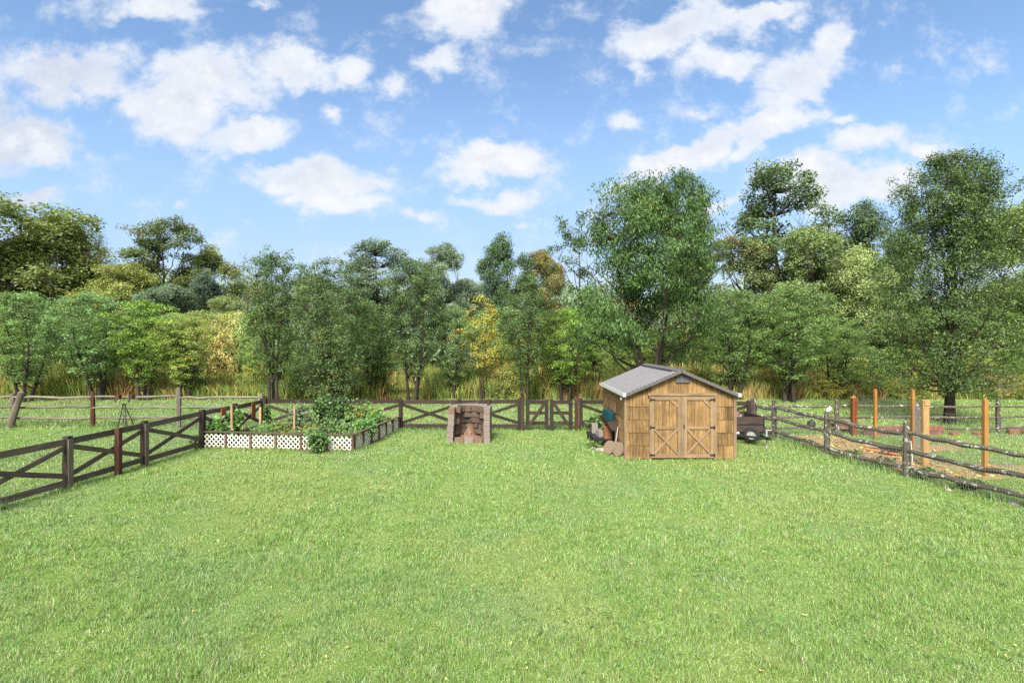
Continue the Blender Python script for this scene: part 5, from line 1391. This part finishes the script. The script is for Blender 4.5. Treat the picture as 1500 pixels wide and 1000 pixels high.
# ================================================================= THE PEN ON THE RIGHT
def gpost(px, Y, top, w, mat, label, cap=None, d=None):
    x = ax(px, Y); h_ = hz(top, Y)
    ro = thing('garden_post', label, 'post', (x, Y, 0))
    m = MB(); m.box((x, Y, h_ / 2 - .03), (w, d or w, h_ + .06), rnd.uniform(-.1, .1), along='z'); m.build('shaft', M[mat], ro)
    m = MB(); m.lathe((x, Y, h_ - .0), [(w * .5, 0), (w * .42, .02), (0, .025)], 4); m.build('sawn_top', M[mat], ro)
    return ro, x, h_
ro, x, h_ = gpost(1250.5, 18.75, 583, .15, 'deeppost', 'thick red stained post with notched face beside the low red box')
for k in range(7):
    m = MB(); m.box((x + .05, 18.75 - .083, .35 + k * .15), (.10, .03, .085)); m.build('notch_block', M['deeppost'], ro)
m = MB(); m.lathe((x, 18.75, h_), [(.10, 0), (.11, .03), (.05, .06), (.02, .10), (0, .11)], 4); m.build('post_cap', M['cedar'], ro)
gpost(1282, 18.0, 570.5, .085, 'cedar', 'slim tall orange post right of the thick red stained post')
ro, x, h_ = gpost(1337, 16.4, 571, .088, 'cedar', 'tall orange post with a pale collar right behind the lichen covered fence post')
m = MB(); m.box((x, 16.4, hz(583, 16.4)), (.115, .115, .03)); m.build('collar', M['pine'], ro)
ro, x, h_ = gpost(1355, 14.2, 586, .17, 'pine', 'wide pale yellow post standing in the leafy earth patch', d=.09)
m = MB(); m.box((x + .02, 14.2 - .057, h_ - .06), (.14, .02, .16), along='z'); m.build('top_block', M['pine'], ro)
m = MB(); m.box((x - .04, 14.2 - .05, h_ / 2 - .08), (.07, .012, h_ - .22), along='z'); m.build('face_strip', M['pine'], ro)
gpost(1443, 13.15, 585, .095, 'cedar', 'square orange post standing alone at the right end of the garden wire')
# black garden wire strung on the posts
m = MB()
P_ = [(ax(1250, 18.9), 18.9), (ax(1282, 18.07), 18.07), (ax(1337, 16.49), 16.49), (ax(1355, 14.29), 14.29), (ax(1443, 13.24), 13.24), (ax(1560, 13.0), 13.0)]
for k, (a, b) in enumerate(zip(P_[:-1], P_[1:])):
    wire_grid(m, (*a, 0), (*b, 0), .05, 1.5, .075, .105, .0035)
tag(m.build('garden_wire', M['wire']), 'fine garden wire netting strung between the orange posts', 'wire netting')
m = MB(); x0, x1 = ax(1221, 19.3), ax(1247, 19.3)
m.box(((x0 + x1) / 2, 19.32, .17), (x1 - x0, .34, .34)); m.box(((x0 + x1) / 2, 19.32, .35), (x1 - x0 + .05, .38, .03)); m.box(((x0 + x1) / 2, 19.13, .17), (.03, .02, .30), along='z')
tag(m.build('red_box', M['redbrick']), 'low faded red box at the foot of the thick red stained post', 'box')
m = MB()
x = ax(1262, 18.9)
for c_ in range(2):
    for i in range(14):
        m.box((x + (i + .5 + (.5 if c_ else 0)) * .205, 18.86, .085 + c_ * .165), (.195, .14, .155), tone=rnd.random())
tag(m.build('brick_edging', M['brick']), 'long low wall of dark purple bricks behind the slim orange post', 'brick edging')
for i, (px, w, Y, lab) in enumerate(((1484, .32, 19.0, 'faded red brick block lying in the grass right of the lone orange post'), (1500, .22, 19.0, 'smaller red brick block at the right edge of the pen'), (1431, .16, 18.8, 'low brown brick half sunk in grass left of the grey back fence post'), (1398, .26, 18.8, 'flat brown brick in the grass just below the big pear trunk'))):
    m = MB(); m.box((ax(px, Y), Y, .09 if i < 2 else .05), (w, .2, .2 if i < 2 else .1), rnd.uniform(-.3, .3), rx=.05); m.box((ax(px, Y) + w * .1, Y + .12, .06), (w * .8, .1, .12), .2)
    tag(m.build('brick_block', M['redbrick']), lab, 'brick')
for i, (x0, y0, x1, y1, w, mt, lab) in enumerate(((ax(1276, 16.0), 16.3, ax(1299, 15.6), 15.75, .20, 'plank', 'orange plank lying on the earth behind the right fence'), (ax(1281, 16.3), 16.65, ax(1321, 16.0), 16.2, .13, 'boards', 'long grey plank on the earth behind the orange plank'), (ax(1300, 15.5), 15.75, ax(1322, 15.2), 15.35, .12, 'plank', 'short orange offcut beside the tangled dark branch'))):
    m = MB(); m.beam((x0, y0, .04 + .012 * i), (x1, y1, .05 + .012 * i), w, .035); m.beam((x0 + .1, y0 + .12, .035), (x1 + .02, y1 + .13, .035), w * .5, .03)
    tag(m.build('loose_plank', M[mt]), lab, 'plank')
m = MB(); bx, by = ax(1309, 15.6), 15.6
for k in range(7):
    a = k * .9; m.tube([(bx, by, .05), (bx + .2 * math.cos(a), by + .14 * math.sin(a), .14 + .05 * (k % 3)), (bx + .42 * math.cos(a + .3), by + .3 * math.sin(a + .3), .06)], [.03, .022, .01], 6)
tag(m.build('fallen_branch', M['trailerwood']), 'tangled dark branch lying on the earth beside the planks', 'branch')
m = MB(); m.tube([(ax(1337, 14.6), 14.6, 0), (ax(1335, 14.6), 14.62, .62)], .014, 6); tag(m.build('marker_stick', M['white']), 'thin white stick upright behind the lichen covered fence post', 'stick')
# small dark bucket and the white cap on the fence post
ro = thing('dark_pot', 'small dark grey pot with knob lid on the grass behind the second right fence post', 'pot', (ax(1188.5, 20.6), 20.6, 0))
m = MB(); m.lathe((ax(1188.5, 20.6), 20.6, 0), [(0, 0), (.12, 0), (.16, .12), (.14, .22), (0, .24)], 14); m.build('pot_body', M['darkmetal'], ro)
m = MB(); m.lathe((ax(1188.5, 20.6), 20.6, .23), [(.12, 0), (.10, .03), (.03, .05), (.035, .09), (0, .10)], 12); m.build('lid', M['darkmetal'], ro)
m = MB(); m.lathe((9.60, 15.56, 1.33), [(.0, .12), (.03, .11), (.045, .05), (.05, .0), (0, 0)], 10); m.lathe((9.69, 15.6, 1.36), [(0, .11), (.04, .09), (.035, 0), (0, 0)], 8)
tag(m.build('white_cap', M['white']), 'little white plastic cap on the top of the second right fence post', 'post cap')
for i, (px, py, s) in enumerate(((1486, 739, .10), (1390, 718, .07), (1462, 731, .06), (1310, 689, .06))):
    Y = 2587.5 / (py - 500); m = MB(); m.lathe((ax(px, Y), Y, -.01), [(0, s * .8), (s * .6, s * .7), (s, s * .25), (s * .9, 0)], 9); tag(m.build('field_stone', M['stone']), ['largest pale stone under the right fence near the right edge', 'pale stone at the fence foot below the lone orange post', 'small pale stone left of the largest under the right fence', 'small pale stone beside the foot of the lichen covered fence post'][i], 'stone')
for i, (px, py) in enumerate(((1290, 683), (1245, 672), (1360, 700), (1420, 717))):
    Y = 2587.5 / (py - 500); plant('weed_clump', ['broad leaved weeds left of the lichen covered fence post', 'broad leaved weeds right of the second right fence post', 'broad leaved weeds at the foot of the wide pale post', 'broad leaved weeds under the rails below the lone orange post'][i], ax(px, Y), Y, .55, .22, .30, 240, .10, (.11, .19, .05), seed=40 + i)

# ================================================================= AIR
if HAZE:
    m = MB(); m.box((0, 85, 13.5), (430, 260, 31)); o = m.build('haze', bpy.data.materials.new('haze_air'))
    hm = o.data.materials[0]; hm.use_nodes = True; hm.node_tree.nodes.clear(); t = NT(hm.node_tree); out = t.n('ShaderNodeOutputMaterial')
    pv = t.n('ShaderNodeVolumePrincipled', inp={'Color': (.86, .93, 1, 1), 'Density': HAZE, 'Anisotropy': .2}); t.L.new(pv.outputs[0], out.inputs['Volume'])
    tag(o, 'thin pale summer haze in the air', 'haze', kind='stuff'); S.cycles.volume_bounces = 0
